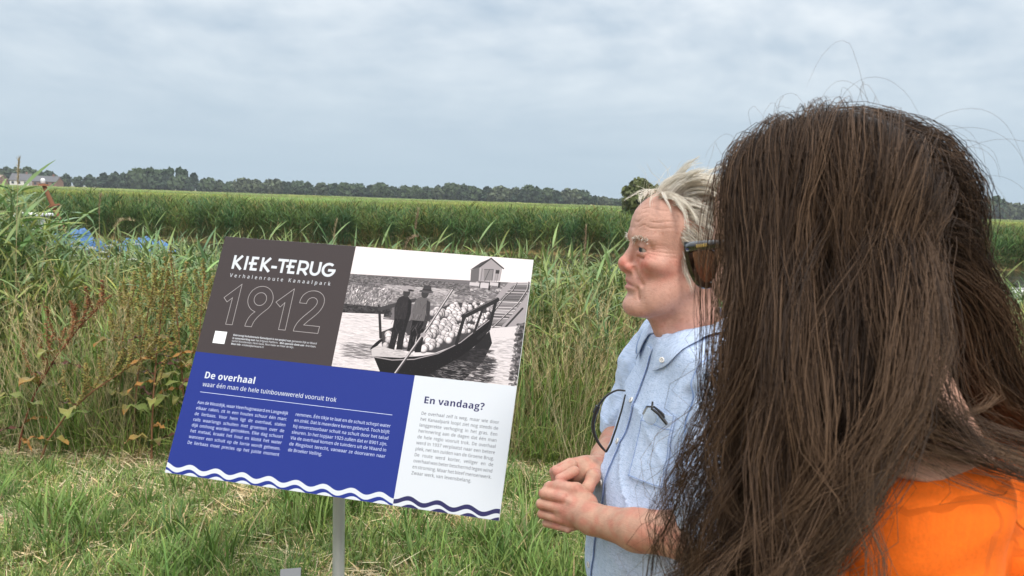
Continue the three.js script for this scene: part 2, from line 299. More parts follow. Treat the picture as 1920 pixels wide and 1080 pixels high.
// the single bushy tree on the far bank
{
  const g = group('willow_tree', 10.1, 0.2, -60);
  put('trunk', trunkGeo(91, 3.4, 0.16, 1.2), barkMat, g);
  put('crown', crownGeo(90, 3.5, 1.85, 'round', [0.11, 0.13, 0.036], 0.17, 5200), new THREE.MeshPhysicalMaterial({ vertexColors: true, roughness: 0.8, transmission: 0.25, thickness: 0, side: THREE.DoubleSide }), g);
  tag(g, 'single olive green bushy tree on the far bank', 'tree');
}
// ---------- houses under the skyline ----------
function house(x, z, w, d, h, rh, turn, wall, roof, label) {
  const g = group('farmhouse', x, groundY(0, -60), z, turn); tag(g, label, 'house');
  put('wall', new THREE.BoxGeometry(w, h, d).translate(0, h / 2, 0), wall, g);
  const s = new THREE.Shape([new THREE.Vector2(-d / 2, h), new THREE.Vector2(d / 2, h), new THREE.Vector2(0, h + rh)]);
  const gb = new THREE.ExtrudeGeometry(s, { depth: w - 0.02, bevelEnabled: false }).rotateY(Math.PI / 2).translate(-w / 2 + 0.01, 0.003, 0); put('gable', gb, wall, g);
  const sl = Math.hypot(d / 2 + 0.4, rh * (d / 2 + 0.4) / (d / 2)), an = Math.atan2(rh, d / 2), rf = [];
  for (const q of [-1, 1]) { const b = new THREE.BoxGeometry(w + 0.7, 0.18, sl); b.rotateX(q * an); b.translate(0, h + rh - Math.sin(an) * sl / 2 + 0.12, q * Math.cos(an) * sl / 2); rf.push(b); }
  const r = put('roof', mergeGeometries(rf), roof, g);
  put('chimney', new THREE.BoxGeometry(0.7, 1.6, 0.7).translate(w * 0.25, h + rh + 0.3, 0), plainMat(0.25, 0.12, 0.09, 0.9), r);
  const glass = plainMat(0.03, 0.035, 0.04, 0.2);
  for (let k = 0; k < Math.max(2, Math.floor(w / 3)); k++) { const wx = -w / 2 + (k + 0.5) * w / Math.max(2, Math.floor(w / 3)); put('window', new THREE.BoxGeometry(1.2, 1.2, 0.1).translate(wx, h * 0.55, d / 2 + 0.03), glass, g); }
}
const whiteWall = plainMat(0.68, 0.67, 0.63, 0.9), brickWall = plainMat(0.24, 0.14, 0.1, 0.9), redRoof = plainMat(0.34, 0.1, 0.06, 0.85), greyRoof = plainMat(0.11, 0.11, 0.12, 0.8);
house(-258, -388, 9, 7, 3, 3.2, 0.15, whiteWall, greyRoof, 'white house with a steep grey roof among the skyline trees');
house(-244, -387, 12, 7, 2.8, 2.6, 0.05, brickWall, greyRoof, 'long brick house with a grey roof among the skyline trees');
house(-273, -389, 9, 7, 2.8, 2.4, -0.1, brickWall, plainMat(0.3, 0.2, 0.16, 0.9), 'low brick house with a faded brown roof among the skyline trees');
house(-89, -409, 5, 5, 2.6, 2.8, 0.6, brickWall, plainMat(0.24, 0.09, 0.06, 0.85), 'small house with a red roof among the skyline trees');

// ---------- reeds, grasses and weeds ----------
function reedGeo(seed, h, leaves, spread, tone, dry = 0.15) {
  const R = rng(seed), m = new MB(), lean = (R() - 0.5) * 0.2, la = R() * 6.28;
  const P = (t) => [Math.cos(la) * lean * h * t * t, h * t, Math.sin(la) * lean * h * t * t];
  m.tube([0, 0.35, 0.7, 1].map((t) => [...P(t), 0.0035 * (1 - 0.6 * t)]), [tone[0] * 1.1, tone[1] * 0.95, tone[2] * 1.1], 3);
  for (let k = 0; k < leaves; k++) {
    const t = 0.22 + 0.78 * (k + R() * 0.6) / leaves, az = k * 2.3 + R() * 1.4, b = 0.7 + 0.6 * R(), L = spread * (0.6 + 0.6 * R()) * (1.15 - 0.35 * t), isDry = R() < dry * (1.3 - t);
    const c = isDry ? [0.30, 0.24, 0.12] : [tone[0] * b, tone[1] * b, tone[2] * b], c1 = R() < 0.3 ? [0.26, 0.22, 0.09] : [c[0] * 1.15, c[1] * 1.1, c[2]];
    m.blade(P(t), az, 0.25 + 0.75 * R(), L, 0.012 + 0.017 * R(), 0.4 + 1.9 * R() * R(), c, c1, 6, (R() - 0.5) * 3);
  }
  return m.geo();
}
function tuftGeo(seed, n, len, wid, droop, tilt, tone, dry, rad, segs = 3) {
  const R = rng(seed), m = new MB();
  for (let k = 0; k < n; k++) {
    const a = R() * 6.28, rr = rad * Math.sqrt(R()), L = len * (0.45 + 0.75 * R()), b = 0.7 + 0.6 * R(), d = R() < dry, y = 0.85 + 0.3 * R();
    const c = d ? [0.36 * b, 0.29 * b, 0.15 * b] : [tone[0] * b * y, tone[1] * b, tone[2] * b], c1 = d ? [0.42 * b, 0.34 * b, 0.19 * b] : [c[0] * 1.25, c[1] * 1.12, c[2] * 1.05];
    m.blade([Math.cos(a) * rr, -0.01, Math.sin(a) * rr], R() * 6.28, tilt * R(), L, wid * (0.6 + 0.8 * R()), droop * (0.3 + 1.1 * R()), c, c1, segs, (R() - 0.5) * 2);
  }
  return m.geo();
}
function stalkGeo(seed, n, len, rad) {                                  // flowering grasses gone to straw
  const R = rng(seed), m = new MB();
  for (let k = 0; k < n; k++) {
    const a = R() * 6.28, rr = rad * Math.sqrt(R()), az = R() * 6.28, tl = 0.05 + 0.35 * R(), L = len * (0.6 + 0.5 * R()), x0 = Math.cos(a) * rr, z0 = Math.sin(a) * rr, b = 0.75 + 0.5 * R(), c = [0.44 * b, 0.36 * b, 0.19 * b];
    const pts = []; for (let s = 0; s <= 5; s++) { const t = s / 5, q = Math.sin(tl) * L * t * (0.6 + 0.7 * t); pts.push([x0 + Math.cos(az) * q, L * t * Math.cos(tl * t), z0 + Math.sin(az) * q, 0.0014 * (1 - 0.5 * t)]); }
    m.tube(pts, c, 3);
    const e = pts[5], f = pts[4], dx = e[0] - f[0], dy = e[1] - f[1], dz = e[2] - f[2];
    for (let s = 0; s < 12; s++) { const t = s / 12 * 0.8, w = R() * 6.28; m.blade([f[0] + dx * (0.2 + t), f[1] + dy * (0.2 + t), f[2] + dz * (0.2 + t)], w, 0.35 + 0.4 * R(), 0.018 + 0.022 * R(), 0.004, 0.3, [c[0] * 1.05, c[1], c[2]], c, 1); }
  }
  return m.geo();
}
const RV = rng(501);
const tint = (a) => { const b = 1 - a + 2 * a * RV(), y = (RV() - 0.5) * a; return [b * (1 + y), b, b * (1 - y)]; };
const patch3 = (x, z) => { const t = tint(0.24), y = n2(x * 0.7 + 14, z * 0.7 + 3), b = 1 + 0.22 * n2(x * 1.4 - 7, z * 1.4); return [t[0] * b * (1 + 0.22 * y), t[1] * b, t[2] * b * (1 - 0.25 * y)]; };
const wind = 0.10;                                                      // everything leans a little to the right
// near reed bed
{
  const tones = [[0.180, 0.275, 0.085], [0.22, 0.32, 0.090], [0.175, 0.265, 0.11], [0.255, 0.335, 0.095], [0.205, 0.295, 0.12]];
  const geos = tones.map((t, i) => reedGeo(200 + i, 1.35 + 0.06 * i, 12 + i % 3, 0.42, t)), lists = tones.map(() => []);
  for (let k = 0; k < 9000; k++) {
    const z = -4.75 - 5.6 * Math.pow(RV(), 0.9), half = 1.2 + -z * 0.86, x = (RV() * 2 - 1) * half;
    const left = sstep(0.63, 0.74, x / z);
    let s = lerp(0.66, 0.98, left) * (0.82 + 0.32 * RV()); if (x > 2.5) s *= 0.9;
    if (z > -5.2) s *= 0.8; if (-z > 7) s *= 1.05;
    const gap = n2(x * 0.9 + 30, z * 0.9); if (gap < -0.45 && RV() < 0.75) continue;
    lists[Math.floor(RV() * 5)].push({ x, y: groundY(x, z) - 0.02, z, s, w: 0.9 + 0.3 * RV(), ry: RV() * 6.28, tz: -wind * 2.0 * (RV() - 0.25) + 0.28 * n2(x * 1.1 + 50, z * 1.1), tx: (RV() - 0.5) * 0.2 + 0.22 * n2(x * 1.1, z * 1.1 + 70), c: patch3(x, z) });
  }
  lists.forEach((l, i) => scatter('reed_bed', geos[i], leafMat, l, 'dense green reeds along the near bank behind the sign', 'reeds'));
}
// reeds across the water
{
  const tones = [[0.10, 0.175, 0.05], [0.12, 0.20, 0.055], [0.09, 0.16, 0.06]];
  const geos = tones.map((t, i) => reedGeo(230 + i, 1.5, 11, 0.5, t, 0.05)), lists = tones.map(() => []);
  for (let k = 0; k < 17000; k++) {
    const t = Math.pow(RV(), 1.5), z = -29.6 - 8 * t, x = (RV() * 2 - 1) * 33;
    lists[k % 3].push({ x, y: groundY(x, z) - 0.05, z, s: (0.80 + 0.22 * RV() + 0.10 * n2(x * 0.35, z * 0.35) + 0.12 * n2(x * 1.1, z * 0.7 + 5)) * (z < -34 ? 0.62 : 1), w: 1.25, ry: RV() * 6.28, tz: -wind * RV() * 1.5, tx: (RV() - 0.3) * 0.3 + 0.2 * n2(x * 0.9 + 8, z * 0.9), c: patch3(x * 1.3, z) });
  }
  lists.forEach((l, i) => scatter('far_bank_reeds', geos[i], leafRough, l, 'dark wall of reeds on the far bank of the canal', 'reeds'));
}
// the reed land beyond, to the foot of the trees
{
  const geos = [0, 1, 2].map((i) => tuftGeo(240 + i, 42, 0.8, 0.03, 0.7, 0.45, [[0.24, 0.36, 0.085], [0.27, 0.38, 0.095], [0.21, 0.335, 0.09]][i], 0.06, 0.75, 3)), lists = [[], [], []];
  for (let k = 0; k < 30000; k++) {
    const z = -36 - 330 * Math.pow(RV(), 2.1), half = 8 - z * 0.8, x = (RV() * 2 - 1) * half, far = clamp((-z - 36) / 200, 0, 1);
    const b = 0.85 + 0.3 * n2(x * 0.03 + 5, z * 0.012), y = n2(x * 0.02, z * 0.008 + 9);
    lists[k % 3].push({ x, y: groundY(x, z) - 0.06, z, s: lerp(0.75, 0.95, far) * (0.8 + 0.4 * RV()), w: lerp(1.1, 3.2, far), h: lerp(1, 0.7, far), ry: RV() * 6.28, tz: -wind * RV(), c: [b * (1 + 0.14 * y), b, b * (1 - 0.2 * y)].map((q) => q * (0.9 + 0.2 * RV())) });
  }
  lists.forEach((l, i) => scatter('reed_field', geos[i], leafRough, l, 'wide pale green reed land stretching to the trees', 'reeds'));
}
// tall grass and straw at the foot of the reeds
{
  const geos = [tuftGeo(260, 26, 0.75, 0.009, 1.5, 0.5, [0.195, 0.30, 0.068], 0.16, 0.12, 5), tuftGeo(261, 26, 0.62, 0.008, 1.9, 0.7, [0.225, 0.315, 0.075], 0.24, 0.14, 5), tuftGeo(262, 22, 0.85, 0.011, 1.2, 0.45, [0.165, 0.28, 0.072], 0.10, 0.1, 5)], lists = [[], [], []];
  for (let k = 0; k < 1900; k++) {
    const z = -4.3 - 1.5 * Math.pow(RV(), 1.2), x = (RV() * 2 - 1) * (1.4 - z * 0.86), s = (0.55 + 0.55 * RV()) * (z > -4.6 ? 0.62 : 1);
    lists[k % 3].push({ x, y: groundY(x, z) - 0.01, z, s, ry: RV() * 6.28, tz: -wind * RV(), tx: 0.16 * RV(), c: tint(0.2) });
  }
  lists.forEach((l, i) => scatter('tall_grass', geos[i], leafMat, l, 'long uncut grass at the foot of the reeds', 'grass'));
  const st = [stalkGeo(265, 7, 1.05, 0.16), stalkGeo(266, 8, 0.85, 0.2)], sl = [[], []];
  for (let k = 0; k < 900; k++) { const z = -4.3 - 1.7 * Math.pow(RV(), 1.3), x = (RV() * 2 - 1) * (1.4 - z * 0.86), w = n2(x * 0.8 + 9, z * 0.8) + ((x > -0.1 && x < 1.3) || x < -2.6 ? 0.35 : -0.1); if (w < 0) continue; sl[k % 2].push({ x, y: groundY(x, z), z, s: 0.7 + 0.5 * RV(), ry: RV() * 6.28, tz: (RV() - 0.6) * 0.7, tx: (RV() - 0.2) * 0.6, c: tint(0.18) }); }
  sl.forEach((l, i) => scatter('straw_grass', st[i], dryMat, l, 'dry straw-coloured flowering grass at the reed edge', 'grass'));
}
// mown grass with dry patches
{
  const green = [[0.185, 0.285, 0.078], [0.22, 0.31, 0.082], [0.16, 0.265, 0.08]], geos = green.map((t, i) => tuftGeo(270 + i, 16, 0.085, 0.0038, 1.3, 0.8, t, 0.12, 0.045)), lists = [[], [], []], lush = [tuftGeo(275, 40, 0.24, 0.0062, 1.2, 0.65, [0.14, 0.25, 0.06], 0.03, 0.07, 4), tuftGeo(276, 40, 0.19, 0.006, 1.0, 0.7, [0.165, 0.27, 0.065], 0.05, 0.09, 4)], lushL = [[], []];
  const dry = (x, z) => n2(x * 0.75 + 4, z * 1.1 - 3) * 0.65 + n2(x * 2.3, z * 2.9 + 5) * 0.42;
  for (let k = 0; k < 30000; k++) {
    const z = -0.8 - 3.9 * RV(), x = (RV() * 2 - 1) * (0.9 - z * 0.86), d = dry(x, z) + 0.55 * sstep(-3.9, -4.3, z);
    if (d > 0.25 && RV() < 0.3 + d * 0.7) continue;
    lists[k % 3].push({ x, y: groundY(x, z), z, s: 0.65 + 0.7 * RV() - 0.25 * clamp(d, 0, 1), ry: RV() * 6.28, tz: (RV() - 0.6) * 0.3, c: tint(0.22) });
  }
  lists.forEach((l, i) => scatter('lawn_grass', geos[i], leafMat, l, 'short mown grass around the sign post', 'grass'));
  for (let k = 0; k < 420; k++) { const z = -1.6 - 2.6 * RV(), x = (RV() * 2 - 1) * (0.9 - z * 0.86); if (n2(x * 1.3 + 40, z * 1.6 + 9) < 0.18) continue; lushL[k % 2].push({ x, y: groundY(x, z), z, s: 0.7 + 0.6 * RV(), ry: RV() * 6.28, tz: (RV() - 0.6) * 0.2, c: tint(0.18) }); }
  for (const [x, z, n] of [[-0.98, -3.55, 14], [0.28, -3.05, 12], [0.62, -3.15, 12], [-0.15, -3.2, 9], [-2.1, -3.25, 10], [-1.3, -3.0, 8], [1.05, -3.3, 8]]) for (let k = 0; k < n; k++) { const a = RV() * 6.28, r = 0.22 * Math.sqrt(RV()); lushL[k % 2].push({ x: x + Math.cos(a) * r * 1.5, y: groundY(x, z), z: z + Math.sin(a) * r, s: 0.8 + 0.55 * RV(), ry: RV() * 6.28, c: tint(0.15) }); }
  lushL.forEach((l, i) => scatter('grass_tussocks', lush[i], leafMat, l, 'lush longer tussocks in the mown grass', 'grass'));
  // clippings
  const m = new MB(), R = rng(280);
  for (let k = 0; k < 26; k++) { const a = R() * 6.28, L = 0.03 + 0.09 * R(), b = 0.7 + 0.6 * R(), x = (R() - 0.5) * 0.24, z = (R() - 0.5) * 0.24; m.blade([x, 0.004 + 0.018 * R(), z], a, 1.35 + 0.3 * (R() - 0.5), L, 0.0022 + 0.002 * R(), 0.35 * (R() - 0.3), [0.50 * b, 0.40 * b, 0.23 * b], [0.54 * b, 0.44 * b, 0.27 * b], 3, R()); }
  const g = m.geo(), list = [];
  for (let k = 0; k < 5600; k++) { const z = -0.9 - 3.9 * RV(), x = (RV() * 2 - 1) * (0.9 - z * 0.86), d = dry(x, z) + 0.75 * sstep(-3.75, -4.2, z); if (d < 0.12 && RV() < 0.8) continue; list.push({ x, y: groundY(x, z) + 0.004, z, s: 0.7 + 0.7 * RV(), ry: RV() * 6.28, c: tint(0.25) }); }
  scatter('dry_clippings', g, dryMat, list, 'dry straw clippings lying between the grass', 'straw');
}

// ---------- the information sign ----------
function signPrint() {
  const W = 2000, H = 1476, cv = document.createElement('canvas'); cv.width = W; cv.height = H; const c = cv.getContext('2d');
  const R = rng(900), white = '#cbd0d7', ink = '#2b2a56';
  c.fillStyle = '#3f3839'; c.fillRect(0, 0, 890, 754);
  c.fillStyle = '#203180'; c.fillRect(0, 753, 1404, H - 753);
  c.fillStyle = white; c.fillRect(1403, 752, W - 1403, H - 752);
  // title, drawn with strokes
  c.strokeStyle = c.fillStyle = white; c.lineWidth = 17; c.lineCap = 'butt'; c.lineJoin = 'miter';
  const T = 119, B = 210, M = (T + B) / 2, L = (...p) => { c.beginPath(); p.forEach(([x, y], k) => k ? c.lineTo(x, y) : c.moveTo(x, y)); c.stroke(); };
  const K = (x) => { L([x + 8, T], [x + 8, B]); L([x + 58, T], [x + 17, M + 2], [x + 64, B]); };
  const E = (x) => { L([x + 62, T + 8], [x + 22, T + 8], [x + 22, B - 8], [x + 62, B - 8]); L([x, M], [x + 54, M]); };
  K(97); L([189, T], [189, B]); E(207); K(290); L([363, M + 12], [401, M + 12]);
  L([401, T + 8], [471, T + 8]); L([437, T], [437, B]); E(462);
  L([548, B], [548, T + 8], [578, T + 8]); c.beginPath(); c.arc(578, T + 33, 25, -Math.PI / 2, Math.PI / 2); c.stroke(); L([548, T + 58], [580, T + 58]); L([574, T + 56], [606, B]);
  L([628, T], [628, B - 34]); c.beginPath(); c.arc(656, B - 36, 28, 0, Math.PI); c.stroke(); L([684, T], [684, B - 34]);
  c.beginPath(); c.arc(744, M, 37, -0.85, 0.02, true); c.stroke(); L([741, M + 3], [790, M + 3]);
  const text = (s, x, y, px, opt = {}) => { c.font = `${opt.bold ? 'bold ' : ''}${px}px sans-serif`; c.fillStyle = opt.color ?? white; c.letterSpacing = '0px'; const m = c.measureText(s).width; if (opt.w && opt.spaced) { c.letterSpacing = `${(opt.w - m) / Math.max(1, s.length - 1)}px`; c.fillText(s, x, y); } else { c.save(); c.translate(x, y); c.scale(opt.w ? opt.w / m : 1, 1); c.fillText(s, 0, 0); c.restore(); } c.letterSpacing = '0px'; };
  text('Verhalenroute Kanaalpark', 99, 264, 33, { w: 676, spaced: 1 });
  // outlined year
  c.strokeStyle = '#b9b4b4'; c.lineWidth = 2.6; c.lineJoin = 'miter';
  const loop = (p) => { c.beginPath(); p.forEach(([x, y], k) => k ? c.lineTo(x, y) : c.moveTo(x, y)); c.closePath(); c.stroke(); };
  loop([[196, 304], [97, 400], [124, 426], [154, 396], [152, 566], [196, 566]]);
  loop([[549, 304], [448, 398], [483, 426], [507, 396], [505, 566], [549, 566]]);
  c.beginPath(); c.arc(341, 388, 41, 0, 6.2832); c.stroke();
  c.beginPath(); c.arc(342, 389, 83, 1.75, 0.72, false); c.bezierCurveTo(375, 475, 330, 510, 326, 566); c.lineTo(281, 566); c.bezierCurveTo(283, 520, 300, 490, 327, 470); c.stroke();
  c.beginPath(); c.moveTo(603, 389); c.bezierCurveTo(598, 280, 762, 280, 760, 375); c.bezierCurveTo(758, 440, 690, 480, 660, 523); c.lineTo(763, 523); c.lineTo(761, 566); c.lineTo(602, 566); c.bezierCurveTo(602, 480, 712, 430, 716, 378); c.bezierCurveTo(716, 338, 648, 336, 648, 389); c.closePath(); c.stroke();
  c.fillStyle = '#eef2f4'; c.fillRect(95, 613, 80, 76);                 // white square, its code left out
  text('Kiek-terug Verhalenroute Kanaalpark is een project van', 219, 633, 15.5, { w: 382, bold: 1 }); text('gemeente Dijk en Waard', 606, 633, 15.5, { w: 162 });
  text('in samenwerking met', 219, 652, 15.5, { w: 150, bold: 1 }); text('het Erfgoed Platform.', 374, 652, 15.5, { w: 150 }); text('Met speciale dank aan', 532, 652, 15.5, { w: 160, bold: 1 }); text('Arie Kaan,', 700, 652, 15.5, { w: 68 });
  text('Gerlof Kloosterman, Henk Kauw, Nico Vader en Peter de Nijs.', 219, 670, 15.5, { w: 410 });
  text('Meer info', 219, 688, 15.5, { w: 64, bold: 1 }); text('ontdekdijkenwaard.nl', 290, 688, 15.5, { w: 146 });
  // blue panel
  text('De overhaal', 96, 907, 55, { w: 338, bold: 1 });
  text('waar één man de hele tuinbouwwereld vooruit trok', 99, 956, 37, { w: 862 });
  c.strokeStyle = '#dfe6f6'; c.lineWidth = 2.4; L([95, 991], [1311, 991]);
  const just = (s, x, y, w, px, color) => { c.font = `${px}px sans-serif`; c.fillStyle = color; const a = s.split(' '), sum = a.reduce((q, t) => q + c.measureText(t).width, 0); let gap = (w - sum) / (a.length - 1), k = 1; if (gap < px * 0.16) { k = (w - (a.length - 1) * px * 0.16) / sum; gap = px * 0.16; } for (const t of a) { const m = c.measureText(t).width * k; c.save(); c.translate(x, y); c.scale(k, 1); c.fillText(t, 0, 0); c.restore(); x += m + gap; } };
  const col1 = ['Aan de Westdijk, waar Heerhugowaard en Langedijk', 'elkaar raken, zit in een houten schuur één man:', 'de lierbaas. Voor hem ligt de overhaal, stalen', 'rails waarlangs schuiten met groenten over de', 'dijk omhoog worden getrokken. Elke dag schuurt', 'het metaal, kraakt het hout en klotst het water', 'wanneer een schuit op de lorrie wordt gehesen.', 'De lierbaas moet precies op het juiste moment'];
  col1.forEach((s, k) => just(s, 95, 1062 + k * 33.9, 588, 26, '#c3cbe2'));
  const col2 = ['remmen. Één tikje te laat en de schuit schept water', 'en zinkt. Dat is meerdere keren gebeurd. Toch blijft', 'hij onverstoorbaar schuit na schuit door het talud', 'sleuren. In het topjaar 1925 zullen dat er 8901 zijn.', 'Via de overhaal komen de tuinders uit de Waard in', 'de Ringsloot terecht, vanwaar ze doorvaren naar'];
  col2.forEach((s, k) => just(s, 729, 1062 + k * 33.9, 584, 26, '#c3cbe2')); text('de Broeker Veiling.', 729, 1062 + 6 * 33.9, 26, { w: 212, color: '#c3cbe2' });
  // white panel
  text('En vandaag?', 1479, 904, 53, { w: 357, bold: 1, color: ink });
  const col3 = ['De overhaal zelf is weg, maar wie door', 'het Kanaalpark loopt ziet nog steeds de', 'langgerekte verhoging in het gras. Een', 'herinnering aan de dagen dat één man', 'de hele regio vooruit trok. De overhaal', 'werd in 1937 verplaatst naar een betere', 'plek, net ten zuiden van de Groene Brug.', 'De route werd korter, veiliger en de', 'overhaal was beter beschermd tegen wind', 'en stroming. Maar het bleef mensenwerk.'];
  col3.forEach((s, k) => just(s, 1478, 970 + k * 33, 452, 25, '#55585f')); text('Zwaar werk, van levensbelang.', 1478, 970 + 330, 25, { w: 344, color: '#55585f' });
  // waves along the foot
  const wave = (x0, x1, y, amp, ph, th, color) => { c.beginPath(); for (let x = x0; x <= x1; x += 4) { const yy = y + amp * Math.cos((x - ph) / 167 * 6.2832); x === x0 ? c.moveTo(x, yy - th / 2) : c.lineTo(x, yy - th / 2); } for (let x = x1; x >= x0; x -= 4) c.lineTo(x, y + amp * Math.cos((x - ph) / 167 * 6.2832) + th / 2); c.closePath(); c.fillStyle = color; c.fill(); };
  c.save(); c.beginPath(); c.rect(0, 753, 1403, H - 753); c.clip(); wave(0, 1404, 1441, -13, 153, 27, white); wave(0, 1404, 1483, -13, 167, 22, white); c.restore();
  c.save(); c.beginPath(); c.rect(1403, 753, W - 1403, H - 753); c.clip(); wave(1404, 2000, 1441, -13, 1488, 24, ink); wave(1404, 2000, 1483, -13, 1502, 22, ink); c.restore();
  // ---- the old photograph ----
  c.save(); c.beginPath(); c.rect(889, 0, W - 889, 752); c.clip();
  const grey = (v, a = 1) => `rgba(${Math.round(v * 0.99 + 4)},${Math.round(v * 0.955 + 3)},${Math.round(v * 0.95 + 5)},${a})`;
  const poly = (p, f) => { c.beginPath(); p.forEach(([x, y], k) => k ? c.lineTo(x, y) : c.moveTo(x, y)); c.closePath(); c.fillStyle = f; c.fill(); };
  const line = (p, f, w) => { c.beginPath(); p.forEach(([x, y], k) => k ? c.lineTo(x, y) : c.moveTo(x, y)); c.strokeStyle = f; c.lineWidth = w; c.stroke(); };
  const speck = (n, x0, y0, x1, y1, lo, hi, sx, sy, al = 0.7) => { for (let k = 0; k < n; k++) { c.fillStyle = grey(lerp(lo, hi, R()), al); c.beginPath(); c.ellipse(lerp(x0, x1, R()), lerp(y0, y1, R()), sx * (0.4 + R()), sy * (0.4 + R()), (R() - 0.5) * 0.4, 0, 6.2832); c.fill(); } };
  c.lineCap = 'round'; c.lineJoin = 'round';
  c.fillStyle = grey(222); c.fillRect(889, 0, 1112, 200);
  c.fillStyle = grey(208); c.fillRect(889, 395, 1112, 360);
  poly([[889, 178], [1300, 168], [1640, 158], [1860, 150], [2000, 150], [2000, 440], [889, 440]], grey(104));
  speck(2600, 889, 180, 1660, 250, 50, 140, 9, 3); speck(900, 1640, 165, 2000, 430, 60, 210, 9, 4);
  speck(500, 1120, 225, 1560, 262, 150, 205, 14, 2.5, 0.5);
  for (let k = 0; k < 1500; k++) { const x = lerp(889, 1180, R()), y = lerp(255, 385, R()); c.save(); c.translate(x, y); c.rotate(-1.2 + (R() - 0.5) * 1.6); c.fillStyle = grey(lerp(70, 225, R() * R() + 0.25 * R())); c.beginPath(); c.ellipse(0, 0, 6 + 9 * R(), 2 + 3 * R(), 0, 0, 6.3); c.fill(); c.restore(); }
  speck(900, 889, 372, 1190, 420, 22, 80, 10, 6); speck(900, 1180, 255, 1640, 330, 95, 190, 9, 4);
  poly([[889, 424], [1150, 410], [1150, 752], [889, 752]], grey(208));
  speck(900, 889, 425, 1160, 752, 150, 240, 26, 1.6, 0.5); speck(180, 940, 600, 1150, 690, 70, 130, 34, 2, 0.5);
  // slope, rails
  poly([[1870, 152], [2000, 140], [2000, 420], [1800, 470], [1690, 440], [1770, 300]], grey(150));
  for (let k = 0; k < 34; k++) { const t = k / 33, y = lerp(156, 440, t), xl = lerp(1925, 1740, Math.pow(t, 0.9)), xr = lerp(1995, 1835, Math.pow(t, 1.3)); line([[xl - 16, y + 4], [xr + 14, y - 3]], grey(lerp(60, 215, R())), 5); line([[xl - 16, y + 9], [xr + 14, y + 2]], grey(45), 2.5); }
  line([[1922, 149], [1905, 195], [1864, 240], [1758, 429]], grey(40), 7); line([[1920, 149], [1902, 195], [1861, 240], [1755, 429]], grey(200), 2.5);
  line([[1991, 140], [1988, 186], [1946, 269], [1804, 442]], grey(40), 9); line([[1988, 140], [1985, 186], [1943, 269], [1801, 442]], grey(205), 3);
  line([[1975, 300], [1890, 420]], grey(45), 11);
  // water to the right of the boat, dark with glints
  poly([[1770, 440], [2000, 400], [2000, 752], [1330, 752], [1500, 640]], grey(205));
  poly([[1330, 752], [1500, 640], [1720, 560], [1790, 470], [1770, 640], [1600, 752]], grey(34));
  speck(800, 1620, 480, 1990, 750, 120, 235, 24, 1.8, 0.6); speck(500, 1540, 610, 1860, 750, 26, 90, 18, 1.8, 0.7);
  poly([[1330, 752], [1480, 650], [1720, 560], [1800, 450], [1826, 520], [1790, 630], [1690, 752]], grey(26)); speck(340, 1500, 640, 1840, 752, 60, 190, 15, 1.6, 0.6); speck(260, 1700, 560, 1850, 752, 26, 60, 20, 2.4, 0.7);
  poly([[2000, 380], [1975, 392], [1960, 470], [1978, 560], [1970, 650], [2000, 700]], grey(52)); speck(260, 1955, 390, 2000, 752, 20, 140, 9, 5);
  // winch house
  poly([[1636, 92], [1684, 68], [1692, 156], [1643, 166]], grey(96)); poly([[1684, 68], [1747, 14], [1822, 66], [1819, 145], [1692, 156]], grey(150));
  poly([[1630, 92], [1688, 42], [1747, 8], [1690, 70]], grey(70)); line([[1684, 70], [1747, 10], [1830, 68]], grey(50), 8);
  for (let k = 0; k < 12; k++) line([[1692 + k * 11, 92 - Math.abs(k - 5) * 3], [1694 + k * 10.6, 152]], grey(lerp(90, 185, R())), 3);
  poly([[1716, 82], [1770, 78], [1772, 148], [1722, 152]], grey(122)); line([[1716, 82], [1770, 78], [1772, 148]], grey(60), 3); c.fillStyle = grey(50); c.fillRect(1786, 80, 22, 22); line([[1728, 152], [1748, 80]], grey(70), 4);
  for (const [x, y, w, h] of [[1640, 168, 60, 20], [1706, 165, 50, 32], [1762, 158, 50, 20]]) { c.fillStyle = grey(190); c.fillRect(x, y, w, h); c.fillStyle = grey(45); c.fillRect(x + w, y - 6, 12, h + 16); }
  // cargo
  c.fillStyle = grey(70); poly([[1150, 520], [1440, 370], [1560, 300], [1720, 290], [1800, 340], [1790, 400], [1640, 540], [1500, 610], [1180, 620]], grey(58));
  const heads = []; for (let k = 0; k < 210; k++) { const t = R(), x = lerp(1420, 1790, t), yTop = lerp(340, 290, sstep(0, 0.6, t)), yBot = lerp(612, 390, Math.pow(t, 1.15)); heads.push([x, lerp(yTop, yBot, Math.pow(R(), 0.8)), lerp(27, 11, t)]); }
  for (let k = 0; k < 26; k++) heads.push([lerp(1165, 1400, R()), lerp(520, 610, R()), 24]);
  heads.sort((a, b) => a[1] + a[2] - b[1] - b[2]);
  for (const [x, y, r0] of heads) { const r = r0 * (0.8 + 0.35 * R()), q = 205 + 50 * R(), gd = c.createRadialGradient(x - r * 0.3, y - r * 0.45, r * 0.1, x, y, r * 1.05); gd.addColorStop(0, grey(q)); gd.addColorStop(0.6, grey(q * 0.8)); gd.addColorStop(1, grey(30)); c.fillStyle = gd; c.beginPath(); c.ellipse(x, y, r, r * 0.94, 0, 0, 6.2832); c.fill(); line([[x - r * 0.5, y - r * 0.3], [x, y + r * 0.2], [x + r * 0.5, y]], grey(q * 0.6, 0.5), 1.5); }
  // hull
  c.beginPath(); c.moveTo(1106, 625); c.bezierCurveTo(1118, 600, 1140, 575, 1160, 560); c.lineTo(1178, 566); c.bezierCurveTo(1150, 590, 1140, 610, 1142, 630); c.bezierCurveTo(1250, 668, 1420, 650, 1519, 606); c.bezierCurveTo(1620, 555, 1700, 480, 1790, 372); c.lineTo(1800, 420); c.bezierCurveTo(1790, 520, 1640, 640, 1460, 752); c.lineTo(1190, 752); c.closePath(); c.fillStyle = grey(16); c.fill();
